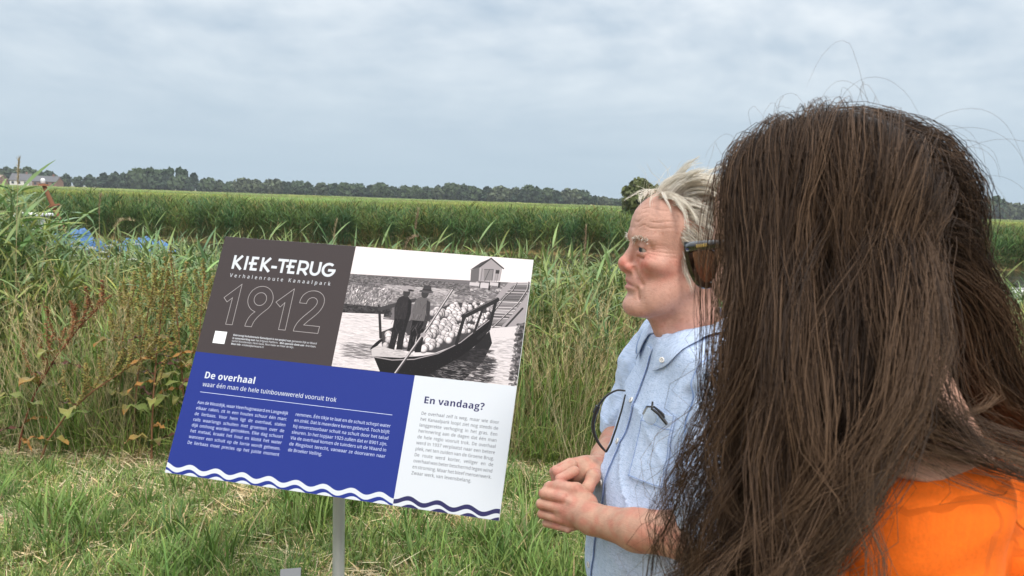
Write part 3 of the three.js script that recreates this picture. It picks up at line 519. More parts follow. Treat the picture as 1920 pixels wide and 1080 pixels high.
  poly([[1112, 628], [1150, 600], [1290, 622], [1383, 640], [1300, 660], [1125, 668]], grey(186)); speck(90, 1130, 610, 1360, 655, 120, 220, 16, 2, 0.5);
  line([[1124, 670], [1250, 678], [1383, 660], [1519, 612], [1640, 535], [1788, 388]], grey(150), 6);
  // rails of the boat
  line([[1111, 362], [1156, 552]], grey(36), 16); line([[1116, 382], [1324, 306]], grey(58), 24); line([[1112, 362], [1330, 292]], grey(120), 4);
  line([[1636, 378], [1818, 262]], grey(32), 30); line([[1640, 372], [1618, 545]], grey(30), 20); line([[1740, 330], [1712, 470]], grey(34), 14); line([[1814, 262], [1796, 440], [1740, 500]], grey(28), 18); line([[1640, 364], [1816, 250]], grey(110), 4);
  // the two men seen from behind
  const man = (x, y, k, dark) => {
    poly([[x - 44 * k, y + 70 * k], [x - 34 * k, y + 50 * k], [x - 10 * k, y + 38 * k], [x + 22 * k, y + 42 * k], [x + 46 * k, y + 62 * k], [x + 52 * k, y + 130 * k], [x + 46 * k, y + 190 * k], [x - 40 * k, y + 190 * k], [x - 52 * k, y + 120 * k]], grey(dark ? 40 : 92));
    poly([[x - 40 * k, y + 186 * k], [x + 46 * k, y + 186 * k], [x + 42 * k, y + 372 * k], [x + 6 * k, y + 376 * k], [x + 2 * k, y + 260 * k], [x - 6 * k, y + 378 * k], [x - 42 * k, y + 372 * k]], grey(dark ? 26 : 20));
    poly([[x + 26 * k, y + 56 * k], [x + 50 * k, y + 70 * k], [x + 58 * k, y + 150 * k], [x + 46 * k, y + 236 * k], [x + 26 * k, y + 232 * k], [x + 34 * k, y + 140 * k]], grey(dark ? 24 : 50));
    c.save(); c.beginPath(); c.rect(x - 60 * k, y + 40 * k, 120 * k, 330 * k); c.clip(); for (let q = 0; q < 60; q++) { const lx = x + (R() - 0.6) * 80 * k, ly = y + lerp(60, 340, R()) * k; line([[lx, ly], [lx + (R() - 0.5) * 30 * k, ly + 26 * k]], grey(dark ? 15 + 60 * R() : 25 + 130 * R(), 0.35), 4); } c.restore();
    c.fillStyle = grey(52); c.beginPath(); c.ellipse(x + 8 * k, y + 16 * k, 23 * k, 30 * k, 0, 0, 6.2832); c.fill();
  };
  man(1258, 250, 0.97, true); c.fillStyle = grey(150); c.beginPath(); c.ellipse(1266, 240, 38, 18, -0.1, 0, 6.28); c.fill(); c.fillStyle = grey(40); c.beginPath(); c.ellipse(1290, 250, 20, 6, 0.1, 0, 6.28); c.fill();
  man(1372, 244, 1.0, false); c.fillStyle = grey(70); c.beginPath(); c.ellipse(1386, 248, 44, 10, 0, 0, 6.28); c.fill(); poly([[1360, 244], [1366, 212], [1410, 212], [1416, 244]], grey(58)); line([[1362, 238], [1414, 238]], grey(40), 7);
  line([[1543, 223], [1430, 470], [1406, 516], [1285, 754]], grey(60), 16); line([[1541, 223], [1428, 470], [1403, 516], [1280, 754]], grey(190), 7);
  c.fillStyle = grey(150); c.beginPath(); c.ellipse(1412, 512, 18, 14, 0, 0, 6.28); c.fill();
  speck(2500, 889, 170, 2000, 752, 20, 240, 2.2, 1.2, 0.16);
  c.restore();
  const t = new THREE.CanvasTexture(cv); t.colorSpace = THREE.SRGBColorSpace; t.anisotropy = 8; t.magFilter = THREE.LinearFilter; return t;
}
{
  const g = group('information_sign', -0.487, 0, -2.075); tag(g, 'printed information sign in grey, blue and white on a slim steel post', 'sign');
  const steel = new THREE.MeshStandardMaterial({ color: C3(0.46, 0.47, 0.48), metalness: 0.35, roughness: 0.5, roughnessMap: dataTex(128, 128, (u, v, o) => { o[0] = o[1] = o[2] = 190 + 60 * tileNoise(u, v, 14, 2); }) });
  put('post', new THREE.CylinderGeometry(0.0175, 0.0175, 1.15, 28).translate(0, 0.565, 0), steel, g);
  const X = V3(0.9811, -0.0254, 0.1921), Y = V3(0.0992, 0.9175, -0.3853), Z = V3(-0.1664, 0.397, 0.9026), B = new THREE.Matrix4().makeBasis(X, Y, Z), w = 0.95, h = 0.7016;
  const place = (m, dz, dx = 0, dy = 0) => { m.quaternion.setFromRotationMatrix(B); m.position.set(-0.4435 + 0.487, 1.1482, -2.0052 + 2.075).addScaledVector(Z, dz).addScaledVector(X, dx).addScaledVector(Y, dy); return m; };
  const board = place(put('board', new RoundedBoxGeometry(w, h, 0.006, 2, 0.0012), plainMat(0.72, 0.73, 0.74, 0.45), g), -0.0032);
  const print = put('print', new THREE.PlaneGeometry(w - 0.0012, h - 0.0012), new THREE.MeshPhysicalMaterial({ map: signPrint(), roughness: 0.6, specularIntensity: 0.5 }), board); print.position.z = 0.0035;
  for (const dy of [0.09, -0.09]) { const b = place(put('bracket', new RoundedBoxGeometry(0.16, 0.03, 0.02, 2, 0.003), steel, g), -0.017, -0.04, dy); }
}
{
  const g = group('metal_stub', -0.79, 0, -2.602, 0.25); tag(g, 'short galvanised stub with a slanted cap plate in the grass', 'post');
  const zinc = new THREE.MeshStandardMaterial({ color: C3(0.20, 0.205, 0.21), metalness: 0.5, roughness: 0.5 });
  put('shaft', new RoundedBoxGeometry(0.05, 0.2, 0.03, 2, 0.003).translate(0, 0.09, 0), zinc, g);
  const c = put('cap_plate', new RoundedBoxGeometry(0.075, 0.006, 0.045, 2, 0.0015), zinc, g); c.position.set(0, 0.206, 0); c.rotation.x = 0.5;
}

// ---------- boats ----------
{
  // work boat under blue sheets, with a rusty leaning mast
  const b = group('moored_boat', -10.4, -0.5, -18.6, 0.12); tag(b, 'moored work boat under blue tarpaulin with a rusty leaning mast', 'boat');
  const m = new MB(), P = []; const prof = [[-2.2, 0.15], [-1.9, 0.55], [-0.8, 0.78], [0.8, 0.78], [1.7, 0.55], [2.3, 0.06]];
  for (const [x, w] of prof) P.push([[x, 0.55, -w], [x, -0.15, -w * 0.7], [x, -0.15, w * 0.7], [x, 0.55, w]]);
  const col = [0.05, 0.06, 0.07], ids = P.map((r) => r.map(([x, y, z]) => m.v(x, y, z, 0, 0.2, Math.sign(z) || 1, col)));
  for (let k = 1; k < ids.length; k++) for (let j = 0; j < 3; j++) m.quad(ids[k - 1][j], ids[k][j], ids[k][j + 1], ids[k - 1][j + 1]);
  const hg = m.geo(); hg.computeVertexNormals(); put('hull', hg, new THREE.MeshStandardMaterial({ vertexColors: true, roughness: 0.6, side: THREE.DoubleSide }), b);
  const tarp = new THREE.MeshPhysicalMaterial({ color: C3(0.06, 0.165, 0.36), roughness: 0.55, sheen: 0.2, side: THREE.DoubleSide });
  const sheet = (x0, x1, w, h, seed) => { const g = new THREE.PlaneGeometry(1, 1, 28, 18), p = g.attributes.position; for (let k = 0; k < p.count; k++) { const u = p.getX(k) + 0.5, v = p.getY(k), s = Math.pow(Math.max(0, 1 - Math.pow(Math.abs(2 * v), 2.4)), 0.6), e = Math.pow(Math.max(0, 1 - Math.pow(Math.abs(2 * u - 1), 3)), 0.7); p.setXYZ(k, lerp(x0, x1, u), 0.35 + h * s * e * (0.75 + 0.25 * n2(u * 4 + seed, v * 3)) + 0.05 * n2(u * 11, v * 9 + seed), v * 2 * w + 0.04 * n2(u * 7, v * 7 + 3)); } g.computeVertexNormals(); return put('tarpaulin', g, tarp, b); };
  sheet(-1.25, 0.0, 0.8, 0.78, 1); sheet(0.05, 1.75, 0.8, 0.55, 6);
  const rust = plainMat(0.23, 0.10, 0.05, 0.9), mast = new MB(); mast.tube([[-0.75, 0.3, 0, 0.075], [-1.0, 1.2, 0, 0.065], [-1.35, 2.12, 0, 0.045]], [1, 1, 1], 10, true); const mm = put('mast', mast.geo(), rust, b);
  const fl = put('flange', new THREE.CylinderGeometry(0.16, 0.16, 0.04, 16), rust, mm); fl.position.set(-1.14, 1.58, 0); fl.rotation.z = 0.35;
  const lampBase = put('flange', new THREE.CylinderGeometry(0.10, 0.12, 0.05, 14), rust, mm); lampBase.position.set(-1.35, 2.10, 0);
  put('mast_cap', new THREE.LatheGeometry([[0, 0], [0.05, 0.01], [0.052, 0.10], [0.035, 0.13], [0, 0.135]].map((q) => new THREE.Vector2(...q)), 14).translate(-1.36, 2.13, 0), plainMat(0.8, 0.8, 0.8, 0.4), b);
}
function whiteBoat(x, z, turn, label) {
  const b = group('white_boat', x, -0.5, z, turn); b.scale.y = 0.6; tag(b, label, 'boat'); const paint = plainMat(0.72, 0.72, 0.7, 0.4), m = new MB(), prof = [[-2.4, 0.5], [-1.2, 0.85], [0.6, 0.9], [1.8, 0.6], [2.6, 0.05]];
  const ids = prof.map(([x2, w]) => [[x2, 0.42, -w], [x2, -0.15, -w * 0.7], [x2, -0.15, w * 0.7], [x2, 0.42, w]].map(([a, y, c]) => m.v(a, y, c, 0, 0, 1, [1, 1, 1])));
  for (let k = 1; k < ids.length; k++) for (let j = 0; j < 4; j++) m.quad(ids[k - 1][j], ids[k][j], ids[k][(j + 1) % 4], ids[k - 1][(j + 1) % 4]);
  m.quad(...ids[0]); const g = m.geo(); g.computeVertexNormals(); put('hull', g, new THREE.MeshStandardMaterial({ color: C3(0.62, 0.62, 0.6), roughness: 0.45, side: THREE.DoubleSide }), b);
  put('deck', new RoundedBoxGeometry(3.0, 0.06, 1.3, 2, 0.02).translate(-0.4, 0.46, 0), plainMat(0.45, 0.45, 0.43, 0.7), b);
  put('cabin', new RoundedBoxGeometry(1.2, 0.22, 0.9, 3, 0.05).translate(0.3, 0.58, 0), paint, b);
  for (const [px, pz] of [[-1.7, 0.6], [-0.6, 0.72], [0.5, 0.72], [1.5, 0.55]]) { const r = new MB(); r.tube([[px, 0.45, pz, 0.018], [px, 0.92, pz, 0.018]], [1, 1, 1], 8, true); put('rail_post', r.geo(), paint, b); }
  const r = new MB(); r.tube([[-1.7, 0.92, 0.6, 0.02], [-0.6, 0.93, 0.72, 0.02], [0.5, 0.93, 0.72, 0.02], [1.5, 0.92, 0.55, 0.02]], [1, 1, 1], 8, true); put('handrail', r.geo(), paint, b);
}
whiteBoat(11.6, -17.2, 0.1, 'white boat with a handrail moored by the reeds, no tarpaulin');
{ // white hull far left: only its gunwale clears the reeds
  const b = group('white_barge', -14.7, -0.5, -19.3, 0.05); tag(b, 'low white barge moored behind the tall reeds by the rusty mast', 'boat');
  put('hull', new RoundedBoxGeometry(4.2, 1.3, 1.6, 3, 0.12).translate(0, 0.6, 0), plainMat(0.6, 0.6, 0.57, 0.5), b); put('gunwale', new RoundedBoxGeometry(4.3, 0.08, 1.7, 2, 0.03).translate(0, 1.30, 0), plainMat(0.78, 0.78, 0.75, 0.45), b);
}
// ---------- docks gone to seed ----------
function dock(x, z, h, leanX, leanZ, seed, rusty, label, leafCount = 6) {
  leafCount = Math.round(leafCount * 1.6);
  const R = rng(seed), g = group('dock_plant', x, groundY(x, z), z); tag(g, label, 'plant', 'dock plants at the reed edge');
  const red = rusty ? [0.17, 0.055, 0.028] : [0.20, 0.095, 0.045], P = (t) => [leanX * t * t * h + leanX * 0.3 * t * h, h * t * (1 - 0.1 * t * Math.hypot(leanX, leanZ)), leanZ * t * t * h], st = new MB();
  st.tube([0, 0.2, 0.4, 0.6, 0.8, 1].map((t) => [...P(t), 0.0062 * (1 - 0.75 * t) + 0.0008]), red, 6);
  const head = new MB(), seedC = rusty ? [[0.24, 0.085, 0.03], [0.20, 0.065, 0.03], [0.28, 0.12, 0.04]] : [[0.27, 0.25, 0.06], [0.22, 0.22, 0.055], [0.32, 0.21, 0.06]];
  const whorl = (p, n, s) => { for (let k = 0; k < n; k++) { const a = R() * 6.28, q = 0.010 * s, c = seedC[Math.floor(R() * 3)]; head.blade([p[0] + (R() - 0.5) * q, p[1] + (R() - 0.5) * 0.016, p[2] + (R() - 0.5) * q], a, 1.0 + 0.8 * R(), 0.011 + 0.006 * R(), 0.0075, 1.0, c, c, 2, R() * 2); } };
  const nb = 13;
  for (let k = 0; k < nb; k++) {
    const t = 0.42 + 0.56 * k / nb, p0 = P(t), a = k * 2.4 + R(), L = h * (0.30 - 0.20 * k / nb) * (0.8 + 0.4 * R()), pts = [];
    for (let s = 0; s <= 4; s++) { const u = s / 4; pts.push([p0[0] + Math.cos(a) * L * 0.45 * Math.sqrt(u) + leanX * L * u * 0.3, p0[1] + L * u, p0[2] + Math.sin(a) * L * 0.45 * Math.sqrt(u), 0.0022 * (1 - 0.7 * u)]); }
    st.tube(pts, red, 4);
    for (let s = 0; s < 13; s++) { const u = 0.12 + 0.88 * s / 13, i = Math.min(3, Math.floor(u * 4)), v = u * 4 - i; whorl([lerp(pts[i][0], pts[i + 1][0], v), lerp(pts[i][1], pts[i + 1][1], v), lerp(pts[i][2], pts[i + 1][2], v)], 11, 1.9 - 0.9 * u); }
  }
  for (let s = 0; s < 16; s++) whorl(P(0.72 + 0.28 * s / 16), 8, 1.4);
  put('stem', st.geo(), stemMat, g); put('seed_head', head.geo(), dryMat, g);
  const leafC = [[0.22, 0.26, 0.06], [0.17, 0.235, 0.06], [0.30, 0.26, 0.075], [0.10, 0.035, 0.02], [0.38, 0.19, 0.05]];
  for (let k = 0; k < leafCount; k++) {
    const t = 0.10 + 0.55 * (k + R() * 0.5) / leafCount, p0 = P(t), m = new MB(), a = k * 2.2 + R() * 1.2, dead = R() < 0.38, c = dead ? leafC[3 + Math.floor(R() * 2)] : leafC[Math.floor(R() * 3)], c1 = dead ? c : leafC[Math.floor(R() * 5)];
    const L = (dead ? 0.12 : 0.15) + 0.09 * R(), W = dead ? 0.026 : 0.055 + 0.035 * R(), tl = dead ? 1.9 : 0.9 + 0.4 * R(), segs = 7; let q = [...p0], th = tl * 0.7; const ca = Math.cos(a), sa = Math.sin(a); let prev = null;
    for (let s = 0; s <= segs; s++) {
      const u = s / segs, w = W * (u < 0.15 ? 0.08 : Math.sin(Math.PI * Math.pow((u - 0.12) / 0.9, 0.7)) * 0.5 + 0.02), hh = Math.sin(th), uy = Math.cos(th), wav = 0.012 * Math.sin(u * 15 + k), cc = [lerp(c[0], c1[0], u * u), lerp(c[1], c1[1], u * u), lerp(c[2], c1[2], u * u)], n = [-uy * ca, hh, -uy * sa];
      const row = [m.v(q[0] + sa * w, q[1] + wav + w * 0.3, q[2] - ca * w, ...n, cc), m.v(...q, ...n, [cc[0] * 1.15, cc[1] * 1.15, cc[2] * 1.1]), m.v(q[0] - sa * w, q[1] - wav + w * 0.3, q[2] + ca * w, ...n, cc)];
      if (prev) { m.quad(prev[0], prev[1], row[1], row[0]); m.quad(prev[1], prev[2], row[2], row[1]); } prev = row;
      q = [q[0] + hh * ca * L / segs, q[1] + uy * L / segs, q[2] + hh * sa * L / segs]; th += (dead ? 0.12 : 0.2);
    }
    const geo = m.geo(); geo.computeVertexNormals(); put('leaf', geo, leafMat, g);
  }
}
dock(-2.93, -4.25, 1.05, 0.42, -0.05, 801, true, 'dock with a rust red seed head leaning over the straw', 6);
dock(-2.72, -4.12, 0.80, 0.75, -0.1, 802, false, 'low dock stem bent far over beside the rust red one', 4);
dock(-2.10, -4.20, 1.12, 0.06, -0.05, 803, false, 'upright dock with red stem and large yellowing leaves near the sign', 9);
dock(-1.86, -4.25, 1.16, 0.03, -0.06, 804, false, 'tall bushy dock with olive seed heads touching the sign edge', 9);
dock(-2.32, -4.42, 1.16, 0.10, -0.05, 805, false, 'tall dock with pale olive seed heads behind the leafy docks', 8);
dock(-1.68, -4.36, 1.15, 0.06, -0.03, 806, false, 'dock partly hidden by the sign board', 8);
dock(-2.05, -4.55, 1.20, -0.06, -0.04, 807, false, 'slender dock with olive seeds at the back of the clump', 7);
dock(-2.55, -4.60, 1.02, 0.12, -0.04, 808, false, 'dock with olive seed head standing in long grass', 6);
dock(-1.52, -4.5, 1.18, 0.02, -0.04, 809, false, 'dock rising behind the blue corner of the sign', 7);
// ---------- single reed stalks with plumes ----------
function plumeReed(x, z, h, lean, nod, seed, label, ripe) {
  const R = rng(seed), g = group('plumed_reed', x, groundY(x, z), z); tag(g, label, 'reed', 'reed stalks with plumes above the reed bed');
  const P = (t) => [lean * h * t * t, h * t, 0.02 * h * t], st = new MB(), c = [0.38, 0.31, 0.17]; st.tube([0, 0.3, 0.6, 0.85, 1].map((t) => [...P(t), 0.003 * (1 - 0.6 * t) + 0.0006]), c, 4); put('stem', st.geo(), stemMat, g);
  const p = new MB(), q0 = P(1); for (let k = 0; k < 120; k++) { const u = R(), x0 = q0[0] + nod * u * u * 0.9 + lean * 0.2 * u, y0 = q0[1] + 0.20 * u - Math.abs(nod) * u * u * 0.9, a = R() * 6.28, b = 0.75 + 0.5 * R(), cc = ripe ? [0.34 * b, 0.24 * b, 0.16 * b] : [0.40 * b, 0.33 * b, 0.20 * b]; p.blade([x0, y0, q0[2]], a, 0.25 + 0.5 * R() + u * Math.abs(nod) * 3, 0.022 + 0.02 * R(), 0.0045, 0.5, cc, cc, 1); } put('plume', p.geo(), dryMat, g);
  const l = new MB(); for (let k = 0; k < 5; k++) l.blade(P(0.25 + 0.13 * k), k * 2.4 + R(), 0.4 + 0.3 * R(), 0.34, 0.016, 1.2, [0.15, 0.21, 0.07], [0.22, 0.25, 0.08], 6, R() - 0.5); put('leaves', l.geo(), leafMat, g);
}
[[-1.62, -6.4, 1.22, 0.05, 0.02, 'pale upright reed plume over the grey corner of the sign', 0], [-1.05, -6.2, 1.20, 0.12, 0.10, 'brown nodding reed plume above the sign', 1], [-1.0, -6.5, 1.33, 0.10, 0.01, 'tall straight brown reed plume above the sign', 1], [0.62, -6.4, 1.20, 0.0, 0.0, 'short upright reed plume beside the sign edge', 1], [0.98, -6.6, 1.33, 0.16, 0.02, 'leaning brown reed plume near the man\u2019s face', 1], [-3.2, -5.6, 1.28, 0.14, 0.14, 'drooping pale reed plume over the blue tarpaulin', 0], [-3.5, -6.2, 1.36, 0.02, 0.02, 'thin reed plume standing before the blue tarpaulin', 1], [-3.55, -5.2, 1.62, 0.05, 0.01, 'tallest reed plume in the high reeds', 0], [3.75, -5.8, 1.05, -0.05, 0.0, 'pale grass plume in front of the white boat', 0], [3.55, -5.4, 0.95, 0.02, 0.0, 'short pale plume below the white boat', 0]].forEach(([x, z, h, l, n, t, r], k) => plumeReed(x, z, h, l, n, 850 + k, t, r));
// ---------- white flower heads in the reeds ----------
{
  const R = rng(870);
  for (let k = 0; k < 16; k++) {
    const cl = k < 7, x = cl ? -3.95 + 0.45 * R() : -4.1 + 1.5 * R(), z = -6.2 - 0.7 * R(), h = (cl ? 0.98 : 0.88) + 0.10 * R(), g = group('white_flower', x, groundY(x, z), z); tag(g, cl ? 'white flower head in the dense cluster below the blue tarpaulin' : 'single white flower head scattered among the reed leaves', 'flower', cl ? 'clustered white flowers' : 'scattered white flowers');
    const st = new MB(), f = new MB(); st.tube([[0, 0, 0, 0.0028], [0.01, h * 0.6, 0, 0.0022], [0.02, h, 0, 0.0014]], [0.12, 0.17, 0.05], 4);
    for (let j = 0; j < 11; j++) { const a = j * 2.4, r = 0.012 * Math.sqrt(j), x1 = 0.02 + Math.cos(a) * r, z1 = Math.sin(a) * r, y1 = h + 0.03 - r * 0.3; st.tube([[0.02, h, 0, 0.001], [x1, y1, z1, 0.0006]], [0.14, 0.19, 0.06], 3); for (let q = 0; q < 5; q++) f.blade([x1, y1, z1], q * 1.257 + a, 1.15, 0.011, 0.008, 0.4, [0.78, 0.77, 0.70], [0.82, 0.81, 0.76], 2); }
    put('stem', st.geo(), stemMat, g); put('petals', f.geo(), leafRough, g);
  }
}

// ---------- people ----------
// head, eyes at the origin, facing +z, its left at +x
function headField(o) {
  const nose = o.nose, old = o.old;
  return (x, y, z) => {
    const ax = Math.abs(x);
    let d = ell(x, y - 0.036, z + 0.014, 0.0755, 0.084, 0.098);
    d = smin(d, ell(x, y - 0.042, z - 0.038, 0.058, 0.046, 0.046), 0.03);            // forehead
    d = smin(d, ell(x, y + 0.036, z - 0.026, 0.056, 0.080, 0.054), 0.03);            // face
    d = smin(d, cap(ax, y, z, 0.056, -0.052, -0.014, 0.024, -0.104 - o.chin, 0.054, 0.017, 0.018), 0.028); // jaw
    d = smin(d, ell(x, y + 0.105 + o.chin, z - 0.069, 0.022, 0.019, 0.0185), 0.02);           // chin
    d = smin(d, ell(ax - 0.046, y + 0.027, z - 0.048, 0.022, 0.017, 0.026), 0.022);   // cheekbone
    d = smin(d, ell(x, y + 0.064, z - 0.062, 0.029, 0.027, 0.023), 0.022);            // mouth mound
    if (old) d = smin(d, ell(ax - 0.040, y + 0.086, z - 0.032, 0.015, 0.024, 0.024), 0.025); // jowl
    d = smin(d, cap(ax, y, z, 0.010, 0.019, 0.0815, 0.047, 0.017, 0.061, 0.0105, 0.0095), 0.014); // brow
    d = smax(d, -ell(ax - 0.031, y + 0.003, z - 0.094, 0.0185, 0.0125, 0.0185), 0.012); // sockets
    // nose
    let n = cap(x, y, z, 0, 0.004, 0.0785, 0, -0.030, 0.0935, 0.0085, 0.0108 * nose);
    n = smin(n, sph(x, y + 0.035, z - 0.0965, 0.0112 * nose), 0.008);
    n = smin(n, ell(ax - 0.0138 * nose, y + 0.040, z - 0.086, 0.0078 * nose, 0.0080 * nose, 0.0125), 0.005);
    n = smin(n, cap(x, y, z, 0, -0.045, 0.097, 0, -0.049, 0.084, 0.0045, 0.006), 0.006);
    d = smin(d, n, 0.009);
    d = smax(d, -ell(ax - 0.0078, y + 0.0480, z - 0.093, 0.0042, 0.0035, 0.0070), 0.003);
    // lids
    d = smin(d, sph(ax - 0.031, y + 0.003, z - 0.0668, 0.0162), 0.005);
    d = smin(d, cap(ax, y, z, 0.019, 0.0055, 0.0785, 0.044, 0.0065, 0.0705, 0.0032, 0.0036), 0.006);   // upper lid fold
    d = smin(d, cap(ax, y, z, 0.021, -0.012, 0.0775, 0.041, -0.0125, 0.0725, 0.004, 0.0035), 0.006); // bag
    d = smax(d, -ell(ax - 0.0325, y + 0.0040 + (ax - 0.031) * 0.12, z - 0.086, 0.0175, 0.0042, 0.0200), 0.002);
    // lips
    d = smin(d, cap(ax, y, z, 0, -0.0625, 0.0845, 0.020, -0.0665, 0.0755, 0.0048, 0.003), 0.006);
    d = smin(d, cap(ax, y, z, 0, -0.0775, 0.0825, 0.019, -0.0750, 0.0745, 0.0058, 0.003), 0.007);
    d = smax(d, -cap(ax, y, z, 0, -0.0700, 0.0885, 0.0255, -0.0745, 0.0797, 0.0030, 0.0007), 0.004);
    d = smax(d, -cap(ax, y, z, 0, -0.0885, 0.0885, 0.014, -0.0885, 0.083, 0.004, 0.003), 0.008);
    // ear
    const ex = ax - 0.0765, ey = y + 0.012, ez = z + 0.016;
    let e = ell(ex - 0.004 + ez * 0.25, ey, ez, 0.0075, 0.031, 0.0185); e = smax(e, -ell(ex - 0.0135 + ez * 0.25, ey - 0.004, ez - 0.001, 0.0075, 0.019, 0.0105), 0.004); e = smin(e, ell(ex, ey + 0.026, ez - 0.006, 0.006, 0.010, 0.008), 0.005);
    d = smin(d, e, 0.006);
    // neck
    d = smin(d, cap(x, y, z, 0, -0.055, -0.03, 0, -0.19, o.neckZ, 0.054 * o.neck, 0.060 * o.neck), 0.028);
    if (old) {
      d = smin(d, cap(x, y, z, 0, -0.103, 0.032, 0, -0.15, 0.006, 0.013, 0.014), 0.03);
      // furrows
      const f = sstep(0.028, 0.038, y) * (1 - sstep(0.072, 0.085, y)) * sstep(0.02, 0.05, z), wv = y + 0.0022 * Math.sin(ax * 130) - 0.09 * Math.max(0, ax - 0.03);
      d += 0.0011 * f * clamp(0.45 + 0.8 * n3(x * 38, y * 60, 3), 0, 1) * Math.pow(0.5 + 0.5 * Math.sin(wv * 560 + 2.2 * n3(x * 30, y * 18, 8)), 3);
      d = smax(d, -cap(ax, y, z, 0.020, -0.040, 0.0835, 0.0345, -0.067, 0.0675, 0.0008, 0.0012), 0.009);   // nose to mouth
      d = smax(d, -cap(ax, y, z, 0.029, -0.077, 0.0735, 0.031, -0.094, 0.0665, 0.0003, 0.0004), 0.008);
      d = smax(d, -cap(ax, y, z, 0.006, 0.006, 0.090, 0.0065, 0.024, 0.0935, 0.0012, 0.001), 0.005);     // frown
      { const cf = Math.exp(-(((ax - 0.056) ** 2) / 0.00008 + ((y + 0.006) ** 2) / 0.00022)) * (z > 0.02 ? 1 : 0); d += 0.0008 * cf * Math.pow(0.5 + 0.5 * Math.sin((y + 0.006) / (0.35 + (ax - 0.044) * 22) * 700), 2); }
      d = smax(d, -cap(ax, y, z, 0.022, -0.018, 0.0795, 0.042, -0.0195, 0.0735, 0.0008, 0.0008), 0.005);
    }
    return d;
  };
}
const hash3 = (x, y, z) => n3(x, y, z);
function skinTone(base, ruddy, o) {
  return (x, y, z) => {
    const ax = Math.abs(x); let m = 1 + 0.07 * hash3(x * 50, y * 50, z * 50) + 0.07 * hash3(x * 240, y * 240, z * 240), red = 0;
    red += 0.6 * Math.exp(-((x * x + (y + 0.034) ** 2 + (z - 0.10) ** 2) / 0.0006)) + 0.9 * Math.exp(-(((ax - 0.042) ** 2 + (y + 0.032) ** 2) / 0.0007)) * (z > 0 ? 1 : 0) + 0.35 * sstep(0.07, 0.09, ax) + 0.25 * sstep(-0.1, -0.14, y);
    red = clamp(red * (0.75 + 0.6 * hash3(x * 45 + 3, y * 45, z * 45)), 0, 1.2) * ruddy;
    const c = [base[0] * m, base[1] * m * (1 - 0.34 * red), base[2] * m * (1 - 0.36 * red)];
    const lip = Math.exp(-(((ax * 0.75) ** 2 + (y + 0.0695) ** 2 * 2.4) / 0.00024)) * sstep(0.068, 0.078, z);
    c[0] *= 1 - 0.10 * lip; c[1] *= 1 - 0.34 * lip; c[2] *= 1 - 0.26 * lip;
    if (o?.spots) { const s = hash3(x * 95 + 9, y * 95, z * 95); if (s > 0.7) { c[0] *= 0.93; c[1] *= 0.86; c[2] *= 0.84; } }
    return c;
  };
}
const skinMat = () => new THREE.MeshPhysicalMaterial({ vertexColors: true, roughness: 0.48, specularIntensity: 0.55, sheen: 0.15, sheenRoughness: 0.5, bumpMap: poreTex, bumpScale: 0.0006 });
const poreTex = dataTex(256, 256, (u, v, o) => { o[0] = o[1] = o[2] = 128 + 60 * tileNoise(u, v, 60, 3) + 50 * tileNoise(u, v, 25, 7); });
const uvSkin = (x, y, z) => [(x + z) * 14, y * 14];
function eyeBall(cx, cy, cz, r, iris) {                                  // merged into the body mesh
  const g = new THREE.SphereGeometry(r, 24, 18).toNonIndexed(), n = g.attributes.position.count, c = new Float32Array(n * 3), p = g.attributes.position;
  for (let k = 0; k < n; k++) { const z = p.getZ(k) / r, q = Math.hypot(p.getX(k), p.getY(k)) / r, col = z > 0 && q < 0.2 ? [0.004, 0.004, 0.004] : z > 0 && q < 0.58 ? iris : [0.36, 0.31, 0.28]; c.set(col, k * 3); }
  g.setAttribute('color', new THREE.BufferAttribute(c, 3)); g.translate(cx, cy, cz); return g;
}
const joinSkin = (list) => mergeGeometries(list.map((g) => { const q = g.index ? g.toNonIndexed() : g; for (const k of Object.keys(q.attributes)) if (!['position', 'normal', 'color', 'uv'].includes(k)) q.deleteAttribute(k); return q; }));
function turned(fn, cx, cy, cz, rx, ry, rz) {                            // a field in its own turned axes
  const M = new THREE.Matrix4().makeRotationFromEuler(new THREE.Euler(rx, ry, rz, 'YXZ')), e = M.elements;
  return (x, y, z) => { x -= cx; y -= cy; z -= cz; return fn(e[0] * x + e[1] * y + e[2] * z, e[4] * x + e[5] * y + e[6] * z, e[8] * x + e[9] * y + e[10] * z); };
}
// a lock of hair: tapering tube
function lock(m, pts, r, c0, c1, sides = 3) { const n = pts.length - 1; m.tube(pts.map((p, k) => [p[0], p[1], p[2], r * (k === n ? 0.15 : 1 - 0.45 * k / n)]), c0, sides, false, (t) => [lerp(c0[0], c1[0], t), lerp(c0[1], c1[1], t), lerp(c0[2], c1[2], t)]); }
function smoothRow(rows, y) { // rows [y, a, b, c] from top to bottom
  if (y >= rows[0][0]) return rows[0]; const L = rows.length - 1; if (y <= rows[L][0]) return rows[L];
  let k = 0; while (rows[k + 1][0] > y) k++;
  const a = rows[k], b = rows[k + 1], t = (y - a[0]) / (b[0] - a[0]), p = rows[Math.max(0, k - 1)], q = rows[Math.min(L, k + 2)], out = [y];
  for (let i = 1; i < a.length; i++) { const h = b[0] - a[0], m0 = k > 0 ? (b[i] - p[i]) / (b[0] - p[0]) * h : b[i] - a[i], m1 = k + 2 <= L ? (q[i] - a[i]) / (q[0] - a[0]) * h : b[i] - a[i], t2 = t * t, t3 = t2 * t; out.push((2 * t3 - 3 * t2 + 1) * a[i] + (t3 - 2 * t2 + t) * m0 + (-2 * t3 + 3 * t2) * b[i] + (t3 - t2) * m1); }
  return out;
}
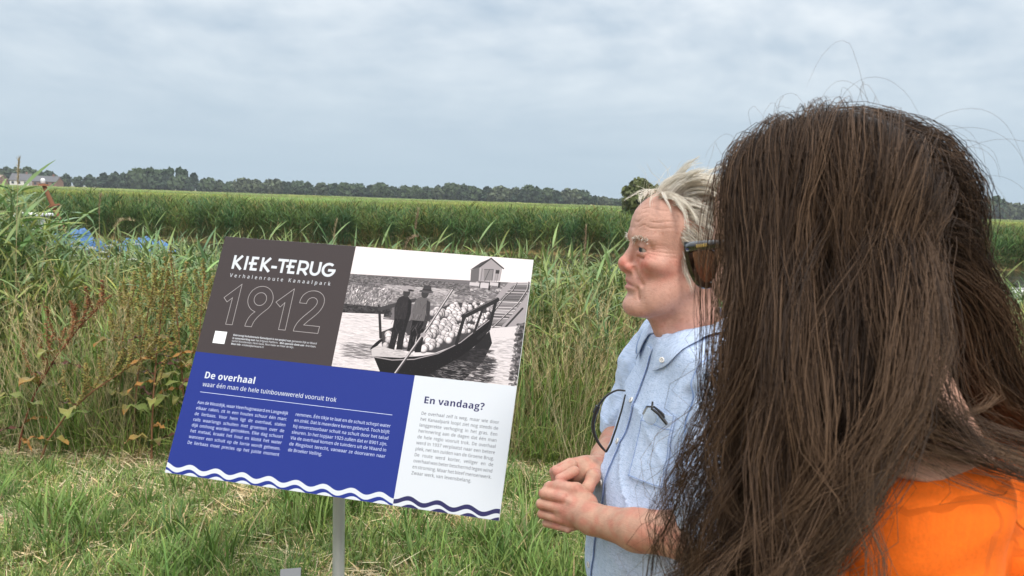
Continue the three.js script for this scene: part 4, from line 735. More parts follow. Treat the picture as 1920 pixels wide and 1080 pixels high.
//MAN-BEGIN
{
  const man = group('person', 0.305, 0, -1.38, -82 * Math.PI / 180);
  tag(man, 'grey-haired man in a pale blue short-sleeved shirt, hands clasped, beside the sign', 'person');
  const HY = 1.537, tilt = -0.085;
  const base = [0.55, 0.315, 0.245], tone = skinTone(base, 1.2, { spots: true });
  const hf0 = headField({ nose: 1.0, chin: 0.006, old: true, neck: 0.98, neckZ: -0.06 }), hf = turned(hf0, 0, HY, 0, tilt, 0.0, 0.0);
  const unturn = (x, y, z) => { const yy = y - HY, c = Math.cos(tilt), s = Math.sin(tilt); return [x, c * yy + s * z, -s * yy + c * z]; };
  const headGeo = netMesh((x, y, z) => smax(hf(x, y, z), -(y - 1.335), 0.004), [-0.095, 1.325, -0.125], [0.095, 1.665, 0.13], 0.0027, (x, y, z) => { const q = unturn(x, y, z); return tone(q[0], q[1], q[2]); }, uvSkin);
  const eyes = [-1, 1].map((s) => { const g = eyeBall(0, 0, 0, 0.0148, [0.03, 0.034, 0.035]); g.rotateX(0.10); g.rotateY(s < 0 ? 0.02 : -0.02); g.translate(s * 0.031, -0.003, 0.0668); g.rotateX(tilt); g.translate(0, HY, 0); return g; });
  // arms and hands
  const arm = [0.47, 0.275, 0.195], armTone = (x, y, z) => { const m = 1 + 0.10 * hash3(x * 30, y * 30, z * 30) + 0.08 * hash3(x * 160, y * 160, z * 160), r = clamp(0.4 + hash3(x * 40, y * 40 + 7, z * 40), 0, 1) * 0.22; return [arm[0] * m, arm[1] * m * (1 - r), arm[2] * m * (1 - r)]; };
  const LE = [0.232, 1.085, -0.045], LW = [0.078, 1.050, 0.157], RE = [-0.225, 1.10, -0.02], RW = [-0.052, 1.092, 0.112];
  const armL = (x, y, z) => { let d = chain(x, y, z, [[0.190, 1.29, -0.05, 0.042], [...LE, 0.043]], 0.02); d = smin(d, chain(x, y, z, [[...LE, 0.043], [0.215, 1.078, 0.015, 0.043], [0.155, 1.063, 0.098, 0.033], [...LW, 0.0275]], 0.02), 0.03); return d; };
  const armR = (x, y, z) => { let d = chain(x, y, z, [[-0.190, 1.29, -0.05, 0.042], [...RE, 0.043]], 0.02); d = smin(d, chain(x, y, z, [[...RE, 0.043], [-0.18, 1.098, 0.03, 0.045], [-0.11, 1.095, 0.075, 0.036], [...RW, 0.0275]], 0.02), 0.03); return d; };
  const handL = (x, y, z) => {
    let d = chain(x, y, z, [[...LW, 0.0265], [0.056, 1.052, 0.172, 0.027]], 0.01);
    d = smin(d, ell(x - 0.040, y - 1.050, z - 0.178, 0.0185, 0.036, 0.042), 0.018);
    const F = [[1.076, 0.0], [1.056, 0.004], [1.036, 0.001], [1.018, -0.008]];
    F.forEach(([yy, dz], k) => { const r = [0.0090, 0.0094, 0.0088, 0.0078][k]; d = smin(d, chain(x, y, z, [[0.042, yy, 0.205 + dz, r * 1.12], [0.018, yy - 0.001, 0.237 + dz, r], [-0.010, yy - 0.004, 0.222 + dz, r * 0.95], [-0.008, yy - 0.004, 0.200 + dz, r * 0.85]], 0.003), 0.003); });
    d = smin(d, chain(x, y, z, [[0.044, 1.068, 0.156, 0.0155], [0.034, 1.088, 0.178, 0.0125], [0.020, 1.090, 0.208, 0.0110], [0.009, 1.085, 0.226, 0.0092]], 0.006), 0.008);   // thumb along the top
    for (let k = 0; k < 4; k++) d = smin(d, cap(x, y, z, 0.052, 1.05 + (0.012 - k * 0.008), 0.15, 0.053, F[k][0] - 0.002, 0.195, 0.0015, 0.0035), 0.008);   // tendons
    return d;
  };
  const handR = (x, y, z) => {
    let d = chain(x, y, z, [[...RW, 0.0265], [-0.042, 1.098, 0.135, 0.026]], 0.01);
    d = smin(d, ell(x + 0.034, y - 1.099, z - 0.158, 0.022, 0.026, 0.038), 0.018);
    const F = [[0.012, 1.118], [-0.010, 1.122], [-0.032, 1.118], [-0.052, 1.108]];
    F.forEach(([xx, yy], k) => { const r = [0.0090, 0.0094, 0.0088, 0.0078][k]; d = smin(d, chain(x, y, z, [[xx - 0.008, yy - 0.006, 0.176, r * 1.15], [xx - 0.002, yy - 0.018, 0.205, r], [xx + 0.002, yy - 0.040, 0.200, r * 0.95], [xx + 0.001, yy - 0.044, 0.178, r * 0.85]], 0.003), 0.003); });
    d = smin(d, chain(x, y, z, [[-0.018, 1.098, 0.130, 0.0150], [0.014, 1.104, 0.142, 0.0130], [0.032, 1.090, 0.156, 0.0112], [0.036, 1.077, 0.166, 0.0092]], 0.006), 0.008);   // thumb over the side
    return d;
  };
  const armBoth = (x, y, z) => Math.min(armL(x, y, z), armR(x, y, z));
  const hands = (x, y, z) => Math.min(smin(handL(x, y, z), armL(x, y, z), 0.012), smin(handR(x, y, z), armR(x, y, z), 0.012));
  const cutZ = -0.015;
  const armGeo = netMesh((x, y, z) => smax(armBoth(x, y, z), z - cutZ - 0.001, 0.001), [-0.29, 1.0, -0.115], [0.29, 1.40, cutZ + 0.004], 0.007, armTone, uvSkin);
  const handGeo = netMesh((x, y, z) => smax(hands(x, y, z), -(z - cutZ + 0.001), 0.001), [-0.28, 1.0, cutZ - 0.004], [0.29, 1.16, 0.262], 0.003, (x, y, z, n) => { const c = armTone(x, y, z), k = Math.exp(-((z - 0.205) ** 2) / 0.0004) * 0.25; c[1] *= 1 - 0.25 * k; return c; }, uvSkin);
  const nails = [[0.0085, 1.0915, 0.2255, 0.0052, 0.0030, 0.0062, 0.3, -0.2], [0.0455, 1.0755, 0.1675, 0.0022, 0.0075, 0.0058, 0.2, 0.2]].map(([x, y, z, a, b, c, rx, rz]) => { const g = new THREE.SphereGeometry(1, 14, 10); g.scale(a, b, c); g.rotateX(rx); g.rotateZ(rz); g.translate(x, y, z); const n = g.attributes.position.count, q = new Float32Array(n * 3); for (let k = 0; k < n; k++) q.set([0.62, 0.40, 0.33], k * 3); g.setAttribute('color', new THREE.BufferAttribute(q, 3)); return g; });
  // trunk under the clothes
  const trunk = netMesh((x, y, z) => { let d = chain(x, y, z, [[0, 1.36, -0.05, 0.07], [0, 1.2, -0.04, 0.10], [0, 1.0, -0.02, 0.115], [0, 0.9, -0.03, 0.11]], 0.06); return smin(d, cap(x, y, z, -0.15, 1.31, -0.052, 0.15, 1.31, -0.052, 0.035, 0.035), 0.03); }, [-0.26, 0.75, -0.2], [0.26, 1.42, 0.13], 0.014, armTone, uvSkin);
  put('body', joinSkin([headGeo, ...eyes, armGeo, handGeo, ...nails, trunk]), skinMat(), man);

  // ---- shirt ----
  const weave = dataTex(1024, 1024, (u, v, o) => {
    const slub = tileNoise(u * 1, v, 8, 2) * 0, a = n3(Math.cos(u * 6.283) * 3.2, Math.sin(u * 6.283) * 3.2, v * 420), b = n3(Math.cos(u * 6.283) * 9, Math.sin(u * 6.283) * 9 + 5, v * 300 + 40), w = n3(u * 400, Math.cos(v * 6.283) * 4, Math.sin(v * 6.283) * 4), big = tileNoise(u, v, 6, 5);
    const dark = Math.max(0, a - 0.28) * 0.75 + Math.max(0, b - 0.45) * 0.9, k = 1 - 0.30 * dark + 0.05 * w + 0.02 * big;
    o[0] = 190 * (k - 0.20 * dark); o[1] = 206 * (k - 0.08 * dark); o[2] = 232 * k; void slub;
  }, true);
  const weaveBump = dataTex(512, 512, (u, v, o) => { o[0] = o[1] = o[2] = 128 + 60 * n3(u * 60, Math.cos(v * 6.283) * 20, Math.sin(v * 6.283) * 20) + 50 * n3(Math.cos(u * 6.283) * 4, Math.sin(u * 6.283) * 4, v * 170); });
  const cloth = new THREE.MeshPhysicalMaterial({ map: weave, bumpMap: weaveBump, bumpScale: 0.0004, roughness: 0.9, sheen: 0.25, sheenRoughness: 0.6, side: THREE.DoubleSide });
  // rows: height, half width, half depth, centre depth
  const rows = [[1.405, 0.070, 0.062, -0.045], [1.385, 0.098, 0.074, -0.048], [1.355, 0.150, 0.090, -0.052], [1.31, 0.180, 0.108, -0.060], [1.25, 0.185, 0.128, -0.062], [1.17, 0.182, 0.142, -0.055], [1.09, 0.184, 0.158, -0.040], [1.02, 0.186, 0.166, -0.036], [0.92, 0.186, 0.168, -0.036], [0.82, 0.188, 0.166, -0.036], [0.76, 0.190, 0.166, -0.036]];
  const folds = (x, y, z) => {
    let f = 0.0050 * n3(x * 8, y * 5, z * 8) + 0.0009 * n3(x * 20 + 4, y * 13, z * 20); f += 0.0024 * (1 - Math.abs(n3(x * 4 + y * 4 + 3, y * 3.2 - z * 5.5, z * 4 + x * 2))) ** 7;
    f += 0.0042 * Math.max(0, n3(x * 5 + (y - 1.2) * 3, (y * 7 + z * 7), z * 3 + 2)) * sstep(1.33, 1.2, y);
    f += 0.004 * Math.sin((y + z * 0.9 - x * 0.5) * 62 + 3 * n3(x * 6, y * 6, z * 6)) * sstep(0.10, 0.17, Math.abs(x)) * sstep(1.15, 1.25, y) * (1 - sstep(1.30, 1.345, y));
    return f;
  };
  const torso = (x, y, z) => {
    const r = smoothRow(rows, y), px = Math.abs(x) / r[1], pz = (z - r[3]) / r[2], k = Math.pow(Math.pow(px, 2.3) + Math.pow(Math.abs(pz), 2.3), 1 / 2.3);
    let d = (k - 1) * Math.min(r[1], r[2]) * 0.85;
    d = smin(d, cap(Math.abs(x), y, z, 0.06, 1.368, -0.052, 0.165, 1.335, -0.055, 0.030, 0.048), 0.045);
    return d;
  };
  const shirtOut = (x, y, z) => torso(x, y, z) - folds(x, y, z);
  const shirt = (x, y, z) => { let d = shirtOut(x, y, z); d = smax(d, y - 1.395 - 0.12 * (z > -0.05 ? -(z + 0.05) * 2.2 : 0), 0.004); return Math.max(d, smax(-(torso(x, y, z) + 0.016), 0.772 - y, 0.004)); };
  const uvTorso = (x, y, z) => { const r = smoothRow(rows, y); return [Math.atan2(x / r[1], (z - r[3]) / r[2]) * 0.17 / 0.42, y / 0.42]; };
  put('shirt', netMesh(shirt, [-0.25, 0.762, -0.24], [0.25, 1.42, 0.15], 0.0058, null, uvTorso), cloth, man);
  for (const s of [1, -1]) {
    const A = s > 0 ? [0.188, 1.335, -0.052] : [-0.188, 1.335, -0.052], B = s > 0 ? [0.232, 1.10, -0.020] : [-0.228, 1.11, -0.01];
    const D = V3(B[0] - A[0], B[1] - A[1], B[2] - A[2]).normalize(), hemN = s > 0 ? V3(0.10, -0.93, -0.28).normalize() : V3(-0.1, -0.95, 0.1).normalize();
    const tube = (x, y, z) => { let d = chain(x, y, z, [[A[0] - s * 0.01, A[1] - 0.005, A[2], 0.058], [lerp(A[0], B[0], 0.35) + s * 0.004, lerp(A[1], B[1], 0.35), lerp(A[2], B[2], 0.35), 0.068], [lerp(A[0], B[0], 0.8), lerp(A[1], B[1], 0.8), lerp(A[2], B[2], 0.8), 0.073], [B[0], B[1] - 0.08, B[2], 0.078]], 0.03); return d; };
    const fo = (x, y, z) => 0.0035 * n3(x * 12, y * 9, z * 12 + 3) + 0.0048 * Math.sin((y * 0.9 + z * 0.75) * 58 + 4 * n3(x * 7, y * 7, z * 7)) * sstep(1.33, 1.25, y) * (0.35 + 0.65 * sstep(-0.02, 0.05, z)) + 0.0018 * n3(x * 28, y * 22, z * 28);
    const hem = (x, y, z) => (x - B[0]) * hemN.x + (y - B[1]) * hemN.y + (z - B[2]) * hemN.z;
    const F = (x, y, z) => { const t = tube(x, y, z), h = hem(x, y, z); const band = 0.0014 * sstep(-0.034, -0.0325, h); return smax(smax(t - fo(x, y, z) - band, h - 0.004, 0.004), -(t + 0.0135), 0.003); };
    const q = V3(0, 1, 0).cross(D).normalize();
    put('sleeve', netMesh(F, [s > 0 ? 0.10 : -0.33, 1.02, -0.16], [s > 0 ? 0.33 : -0.10, 1.42, 0.10], 0.0052, null, (x, y, z) => [(z + (x - A[0]) * 0.5) / 0.42 + 0.3, y / 0.42 + 0.37]), cloth, man);
    void q;
  }
  // front placket, with buttons
  const ray = (x, y, dz = 1) => [[x, y, 0.4], [0, 0, -dz]];
  const uvP = (x, y, z) => [x / 0.42 + 0.1, y / 0.42];
  const plk = put('placket', patch(shirtOut, (s, t) => ray(lerp(-0.019, 0.017, s), lerp(0.775, 1.352, t)), 8, 90, 0.0012, 0.0022, uvP), cloth, man);
  const thread = plainMat(0.16, 0.24, 0.5, 0.8), shell = new THREE.MeshPhysicalMaterial({ color: C3(0.78, 0.77, 0.74), roughness: 0.25, clearcoat: 0.4 }), holeMat = plainMat(0.12, 0.12, 0.14, 0.8);
  { const m = new MB(), pts = []; for (let k = 0; k <= 70; k++) { const h = hit(shirtOut, ...ray(0.0185, lerp(0.78, 1.34, k / 70))), n = gradient(shirtOut, ...h, 0.004); pts.push([h[0] + n[0] * 0.003, h[1] + n[1] * 0.003, h[2] + n[2] * 0.003, 0.0007]); } m.tube(pts, [1, 1, 1], 5); put('edge_seam', m.geo(), thread, plk); }
  function button(parent, h, n, r = 0.0058) {
    const b = new THREE.LatheGeometry([[0, -0.001], [r, -0.001], [r, 0.0012], [r * 0.8, 0.0019], [r * 0.62, 0.0013], [0, 0.0012]].map((p) => new THREE.Vector2(...p)), 22), o = put('button', b, shell, parent);
    o.position.set(h[0] + n[0] * 0.0045, h[1] + n[1] * 0.0045, h[2] + n[2] * 0.0045); o.quaternion.setFromUnitVectors(V3(0, 1, 0), V3(...n));
    const hs = []; for (const [a, c] of [[1, 1], [-1, 1], [1, -1], [-1, -1]]) hs.push(new THREE.CylinderGeometry(0.0007, 0.0007, 0.0012, 6).translate(a * 0.0014, 0.0012, c * 0.0014)); put('thread_holes', mergeGeometries(hs), holeMat, o);
  }
  for (const y of [1.25, 1.17, 1.09, 1.01, 0.925, 0.84]) { const h = hit(shirtOut, ...ray(0.006, y)); button(plk, h, gradient(shirtOut, ...h, 0.004)); }
  // breast pocket
  const px0 = 0.060, px1 = 0.155, pocketGrid = (s, t) => { const x = lerp(px0, px1, s), y = lerp(t < 0.12 ? 1.13 - 0.0 : 1.13, 1.255, t) - (t < 0.2 ? 0 : 0) + 0.006 * s, a = 0.55; return [[x + 0.4 * Math.sin(a), y, 0.06 + 0.4 * Math.cos(a)], [-Math.sin(a), 0, -Math.cos(a)]]; };
  const pk = put('breast_pocket', patch(shirtOut, pocketGrid, 26, 34, 0.0014, 0.0022, uvTorso), cloth, man);
  { const m = new MB(), line = (f) => { const pts = []; for (let k = 0; k <= 24; k++) { const g = pocketGrid(...f(k / 24)), h = hit(shirtOut, ...g), n = gradient(shirtOut, ...h, 0.004); pts.push([h[0] + n[0] * 0.0038, h[1] + n[1] * 0.0038, h[2] + n[2] * 0.0038, 0.0006]); } m.tube(pts, [1, 1, 1], 4); }; line((t) => [0.03, t]); line((t) => [0.97, t]); line((t) => [t, 0.02]); line((t) => [t, 0.8]); put('pocket_stitching', m.geo(), plainMat(0.22, 0.32, 0.58, 0.85), pk); }
  // armhole and shoulder seams
  { const m = new MB(); for (const s of [1, -1]) { const pts = []; for (let k = 0; k <= 40; k++) { const a = lerp(-0.9, 2.4, k / 40), o = [s * (0.172 - 0.012 * Math.abs(Math.sin(a))), 1.315 + 0.11 * Math.cos(a), -0.055 + 0.13 * Math.sin(a)], c = [s * 0.15, 1.29, -0.055], d = V3(c[0] - o[0], c[1] - o[1], c[2] - o[2]).normalize(), h = hit(shirtOut, [o[0] - d.x * 0.1, o[1] - d.y * 0.1, o[2] - d.z * 0.1], [d.x, d.y, d.z]); pts.push([...h, 0.0014]); } m.tube(pts, [1, 1, 1], 5); } put('armhole_seam', m.geo(), plainMat(0.3, 0.42, 0.68, 0.9), man); }
  // collar: a stand and two leaves with buttoned points
  {
    const leaf = (s) => {
      // outer face grid: u runs from the nape round to the front, v from the fold down to the edge
      const P = [], I = [], U = [], nu = 26, nv = 10;
      for (let lay = 0; lay < 2; lay++) for (let i = 0; i <= nu; i++) for (let j = 0; j <= nv; j++) {
        const u = i / nu, v = j / nv, a = lerp(Math.PI, 0.28, u);           // angle round the neck from the nape to the front
        const top = [Math.sin(a) * 0.0635, lerp(1.428, 1.384, sstep(0.1, 1, u)), -0.048 + Math.cos(a) * lerp(0.058, 0.072, u)];
        const len = lerp(0.042, 0.078, Math.pow(u, 2.2)), outx = Math.sin(a) * 0.55 + 0.35 * u, outz = Math.cos(a) * 0.35 + 0.10 * u, dn = -0.95;
        const q = V3(outx, dn, outz).normalize(), bul = 0.006 * Math.sin(v * Math.PI);
        let x = top[0] + q.x * len * v + Math.sin(a) * bul, y = top[1] + q.y * len * v, z = top[2] + q.z * len * v + Math.cos(a) * bul;
        if (v > 0.15) for (let it = 0; it < 3; it++) { const d = shirtOut(x, y, z); if (d < 0.005) { const n = gradient(shirtOut, x, y, z, 0.004); x += n[0] * (0.005 - d); y += n[1] * (0.005 - d); z += n[2] * (0.005 - d); } }
        const o2 = lay ? -0.0022 : 0; P.push(s * (x + Math.sin(a) * o2), y + o2 * 0.4, z + Math.cos(a) * o2); U.push(u * 0.5, v * 0.18 + 0.2);
      }
      const w = nv + 1, L = (nu + 1) * w, quad = (a, b, c, d) => { if (s > 0) I.push(a, b, c, a, c, d); else I.push(a, c, b, a, d, c); };
      for (let i = 0; i < nu; i++) for (let j = 0; j < nv; j++) { const a = i * w + j; quad(a, a + 1, a + w + 1, a + w); quad(L + a, L + a + w, L + a + w + 1, L + a + 1); }
      for (let i = 0; i < nu; i++) { const a = i * w + nv; quad(a, L + a, L + a + w, a + w); const b = i * w; quad(b + w, L + b + w, L + b, b); }
      for (let j = 0; j < nv; j++) { const a = nu * w + j; quad(a, a + 1, L + a + 1, L + a); }
      const g = new THREE.BufferGeometry(); g.setAttribute('position', new THREE.Float32BufferAttribute(P, 3)); g.setAttribute('uv', new THREE.Float32BufferAttribute(U, 2)); g.setIndex(I); g.computeVertexNormals(); return { g, P, w, nu, nv };
    };
    for (const s of [1, -1]) {
      const { g, P, w, nu, nv } = leaf(s), o = put('collar', g, cloth, man), k = ((nu - 3) * w + nv - 2) * 3, h = [P[k], P[k + 1], P[k + 2]], n = [s * 0.62, 0.18, 0.76];
      if (s > 0) button(o, [h[0] - n[0] * 0.002, h[1] - n[1] * 0.002, h[2] - n[2] * 0.002], n, 0.0052);
    }
    const m = new MB(), pts = []; for (let k = 0; k <= 40; k++) { const a = lerp(-2.9, 2.9, k / 40); pts.push([Math.sin(a) * 0.061, lerp(1.372, 1.41, Math.abs(a) / 2.9), -0.048 + Math.cos(a) * lerp(0.069, 0.056, Math.abs(a) / 2.9)]); }
    const P = [], I = []; pts.forEach(([x, y, z]) => { P.push(x, y - 0.02, z, x * 0.985, y + 0.012, z * 0.985); }); for (let k = 0; k + 1 < pts.length; k++) { const a = k * 2; I.push(a, a + 2, a + 3, a, a + 3, a + 1); } const g = new THREE.BufferGeometry(); g.setAttribute('position', new THREE.Float32BufferAttribute(P, 3)); g.setAttribute('uv', new THREE.Float32BufferAttribute(new Array(pts.length * 4).fill(0.3), 2)); g.setIndex(I); g.computeVertexNormals();
    put('collar_lining', g, cloth, man); void m;
  }
  // ---- hair ----
  {
    const R = rng(71), m = new MB();
    const cream = [[0.84, 0.78, 0.67], [0.74, 0.69, 0.59], [0.88, 0.85, 0.78], [0.56, 0.52, 0.45], [0.40, 0.37, 0.32]];
    const scalp = (th, ph) => { const d = [Math.sin(ph) * Math.sin(th), Math.cos(ph), Math.sin(ph) * Math.cos(th)]; const h = hit(hf, [d[0] * 0.2, HY + 0.03 + d[1] * 0.2, d[2] * 0.2 - 0.01], [-d[0], -d[1], -d[2]]); return { h, d }; };
    // a wisp: strands that follow one curve and close towards its tip
    const wisp = (h, dir, L, curl, lift, grav, tones, count, spread, r = 0.00042, steps = 8, close = 0.75) => {
      const pts = [[...h]], d = V3(...dir).normalize(), w = R() * 6.28, cv = (R() - 0.5) * 2; let [x, y, z] = h;
      for (let k = 0; k < steps; k++) {
        d.y -= grav / steps; d.x += curl * Math.sin(w + k * 0.75) / steps; d.z += curl * (0.8 * Math.cos(w + k * 0.7) + 0.5 * cv) / steps; d.normalize(); x += d.x * L / steps; y += d.y * L / steps; z += d.z * L / steps;
        const off = lift * (0.3 + 0.7 * Math.sin(Math.PI * Math.min(1, (k + 1) / steps))) + 0.001, f = hf(x, y, z); if (f < off) { const n = gradient(hf, x, y, z, 0.002); x += n[0] * (off - f); y += n[1] * (off - f); z += n[2] * (off - f); }
        pts.push([x, y, z]);
      }
      for (let k = 0; k < count; k++) {
        const jx = (R() - 0.5) * 2 * spread, jy = (R() - 0.5) * 2 * spread, jz = (R() - 0.5) * 2 * spread, cut = 4 + Math.floor((steps - 3) * (0.35 + 0.65 * R())), a = 0.0025 * R(), w2 = R() * 30, q = [], cl = close * (0.4 + 0.8 * R()), c = cream[clamp(Math.floor(tones[0] + (tones[1] - tones[0]) * R()), 0, 4)];
        for (let i = 0; i <= Math.min(steps, cut); i++) { const t = i / steps, sp = 1 - cl * sstep(0.05, 0.9, t); let X = pts[i][0] + jx * sp + a * n3(w2, i * 0.5, 1), Y = pts[i][1] + jy * sp + a * n3(w2, i * 0.5, 5), Z = pts[i][2] + jz * sp + a * n3(w2, i * 0.5, 9); const f = hf(X, Y, Z); if (f < 0.0008 && i) { const n = gradient(hf, X, Y, Z, 0.002); X += n[0] * (0.001 - f); Y += n[1] * (0.001 - f); Z += n[2] * (0.001 - f); } q.push([X, Y, Z]); }
        lock(m, q, r * (0.7 + 0.6 * R()), [c[0] * 0.9, c[1] * 0.88, c[2] * 0.86], c);
      }
    };
    // sides and back: short, combed back and down
    for (let n = 0, k = 0; n < 250 && k < 4000; k++) {
      const th = (R() < 0.5 ? -1 : 1) * lerp(0.95, Math.PI, Math.pow(R(), 1.1)), ph = lerp(0.25, 2.12, Math.pow(R(), 0.8)), { h, d } = scalp(th, ph), q = unturn(...h), side = Math.abs(q[0]);
      if ((q[1] < -0.055 && q[2] > -0.055) || (q[1] < 0.02 && q[2] > 0.010) || (q[2] > 0.020 && q[1] < 0.078) || (Math.hypot(q[1] + 0.012, q[2] + 0.016) < 0.024 && side > 0.07)) continue;
      n++; wisp(h, [d[0] * 0.4 + 0.2 * (R() - 0.5), -0.25 - 0.55 * (q[1] < 0.05 ? 1 : 0) + 0.3 * (R() - 0.5), -0.9 + 0.55 * (q[1] < 0 ? 1 : 0)], 0.04 + 0.03 * R(), 1.1, 0.003 + 0.010 * R(), 0.5, q[1] < 0.02 ? [1, 5] : [0, 4.4], 24, 0.0075);
    }
    // top: longer, swept back and over
    for (let n = 0, k = 0; n < 220 && k < 4000; k++) {
      const x = (R() * 2 - 1) * 0.066, z = lerp(0.062, -0.085, Math.pow(R(), 0.75)), { h } = scalp(Math.atan2(x, z + 0.01), Math.atan2(Math.hypot(x, z + 0.01), 0.105)), q = unturn(...h);
      if (q[2] > 0.056 - Math.abs(q[0]) * 0.25 || q[1] < 0.05 || (q[2] > 0.026 && Math.abs(q[0]) > 0.036)) continue;
      const fr = q[2] > 0.02; n++; wisp(h, [0.25 + 0.45 * R(), 0.45 + (fr ? 0.35 : 0), -0.85 + 0.3 * R()], (fr ? 0.08 : 0.065) + 0.035 * R(), 1.6, 0.006 + 0.014 * R(), 1.0, [0, 3.4], 30, 0.007, 0.00036);
    }
    // forelock falling to his left temple, wisps over the brow, loose ends
    for (let k = 0; k < 5; k++) { const { h } = scalp(0.34 + 0.07 * k + 0.04 * R(), 0.66 + 0.10 * R()); wisp(h, [0.9, 0.5 - 0.05 * k, 0.1 - 0.4 * R()], 0.075 + 0.045 * R(), 1.3, 0.005 + 0.010 * R(), 2.0, [0, 2.8], 22, 0.005, 0.0004, 10, 0.9); }
    for (let k = 0; k < 6; k++) { const { h } = scalp((R() - 0.45) * 1.1, 0.56 + 0.2 * R()); wisp(h, [(R() - 0.2) * 0.9, 0.5, 0.75], 0.035 + 0.03 * R(), 1.8, 0.004 + 0.010 * R(), 1.9, [0, 3], 10, 0.005, 0.00036, 8, 0.8); }
    for (let k = 0; k < 60; k++) { const { h, d } = scalp(R() * 6.28, 0.1 + 0.8 * R()); wisp(h, [d[0] + 0.3, d[1], d[2] - 0.4], 0.04 + 0.035 * R(), 2.4, 0.010 + 0.016 * R(), 0.8, [0, 3], 2, 0.003, 0.00026, 8, 0.2); }
    put('hair', m.geo(), new THREE.MeshPhysicalMaterial({ vertexColors: true, roughness: 0.55, sheen: 0.2 }), man);
    const e = new MB();
    for (const s of [1, -1]) for (let k = 0; k < 130; k++) {
      const t = R(), x = s * lerp(0.014, 0.050, t), y = HY + 0.018 + 0.006 * Math.sin(t * 3) + (R() - 0.5) * 0.009, h = hit(hf, [x, y, 0.16], [0, 0, -1]), c = cream[Math.floor(R() * 4)], L = 0.006 + 0.008 * R();
      const out = [s * (0.5 + 0.6 * t), 0.35 - 0.7 * R(), 0.5]; lock(e, [h, [h[0] + out[0] * L * 0.5, h[1] + (out[1] + 0.2) * L * 0.5, h[2] + out[2] * L * 0.5], [h[0] + out[0] * L * 1.1, h[1] + out[1] * L, h[2] + out[2] * L * 0.75]], 0.00042, c, c);
    }
    put('eyebrows', e.geo(), new THREE.MeshStandardMaterial({ vertexColors: true, roughness: 0.7 }), man);
  }
  // ---- trousers and shoes (below the picture) ----
  const denim = plainMat(0.035, 0.045, 0.075, 0.9);
  put('trousers', netMesh((x, y, z) => { const a = Math.abs(x); let d = chain(a, y, z, [[0.09, 0.86, -0.04, 0.115], [0.10, 0.5, -0.03, 0.085], [0.105, 0.12, -0.045, 0.062], [0.105, 0.06, -0.045, 0.066]], 0.05); d = smin(d, ell(x, y - 0.88, z + 0.04, 0.165, 0.11, 0.135), 0.06); return Math.max(d, 0.045 - y, y - 0.96); }, [-0.22, 0.03, -0.2], [0.22, 0.98, 0.13], 0.013), denim, man);
  for (const s of [1, -1]) put('shoe', netMesh((x, y, z) => Math.max(smin(ell(x - s * 0.108, y - 0.045, z - 0.075, 0.046, 0.045, 0.095), ell(x - s * 0.105, y - 0.055, z + 0.04, 0.042, 0.065, 0.065), 0.03), 0.0 - y), [s > 0 ? 0.04 : -0.17, -0.01, -0.13], [s > 0 ? 0.17 : -0.04, 0.14, 0.19], 0.009), plainMat(0.05, 0.04, 0.035, 0.7), man);
  shade(man);

  // ---- black sunglasses hooked into the shirt front ----
  {
    const g = group('sunglasses', 0.299, 0, -1.38, -82 * Math.PI / 180); tag(g, 'black sports sunglasses hooked in the man\u2019s shirt front', 'sunglasses');
    const blk = new THREE.MeshPhysicalMaterial({ color: C3(0.008, 0.008, 0.009), roughness: 0.28, clearcoat: 0.5, clearcoatRoughness: 0.2 });
    const C = new THREE.CatmullRomCurve3([[0.0, 1.268, 0.077], [-0.004, 1.268, 0.092], [-0.006, 1.258, 0.110], [-0.008, 1.240, 0.124], [-0.009, 1.218, 0.132], [-0.008, 1.196, 0.135], [-0.004, 1.176, 0.130], [0.002, 1.160, 0.120], [0.006, 1.150, 0.110]].map((p) => V3(...p)));
    const m = new MB(), N = 40, pts = C.getPoints(N); m.tube(pts.map((p, k) => { const t = k / N; return [p.x, p.y, p.z, t < 0.42 ? lerp(0.0017, 0.0024, t / 0.42) : t < 0.52 ? 0.0034 : lerp(0.0040, 0.0022, (t - 0.52) / 0.48)]; }), [1, 1, 1], 9, true); put('frame', m.geo(), blk, g);
    const m2 = new MB(); m2.tube([[0.005, 1.150, 0.110, 0.0022], [0.012, 1.168, 0.104, 0.002], [0.016, 1.20, 0.096, 0.0019], [0.010, 1.235, 0.085, 0.0017], [0.004, 1.262, 0.078, 0.0015]], [1, 1, 1], 7, true); put('temple_arm', m2.geo(), blk, g);
    const h = new MB(); h.tube([[-0.008, 1.236, 0.127, 0.0052], [-0.009, 1.222, 0.132, 0.0055]], [1, 1, 1], 8, true); put('hinge', h.geo(), blk, g);
    shade(g);
  }
  // ---- folded spectacles in the breast pocket ----
  {
    const a = 0.55, base = hit(shirtOut, [0.118 + 0.4 * Math.sin(a), 1.258, 0.06 + 0.4 * Math.cos(a)], [-Math.sin(a), 0, -Math.cos(a)]);
    const g = group('folded_spectacles', 0.299, 0, -1.38, -82 * Math.PI / 180); tag(g, 'folded spectacles with dark frame peeking out of the breast pocket', 'glasses');
    const blk = plainMat(0.012, 0.012, 0.014, 0.3), [bx, by, bz] = base, o = 0.008, nx = Math.sin(a), nz = Math.cos(a);
    const f = new MB(); f.tube([[bx - 0.030, by - 0.012, bz + 0.012 + o, 0.0018], [bx - 0.022, by + 0.004, bz + 0.008 + o, 0.002], [bx - 0.006, by + 0.008, bz + o, 0.002], [bx + 0.010, by + 0.002, bz - 0.008 + o, 0.0022], [bx + 0.022, by - 0.008, bz - 0.016 + o, 0.0024]], [1, 1, 1], 7, true); put('rim', f.geo(), blk, g);
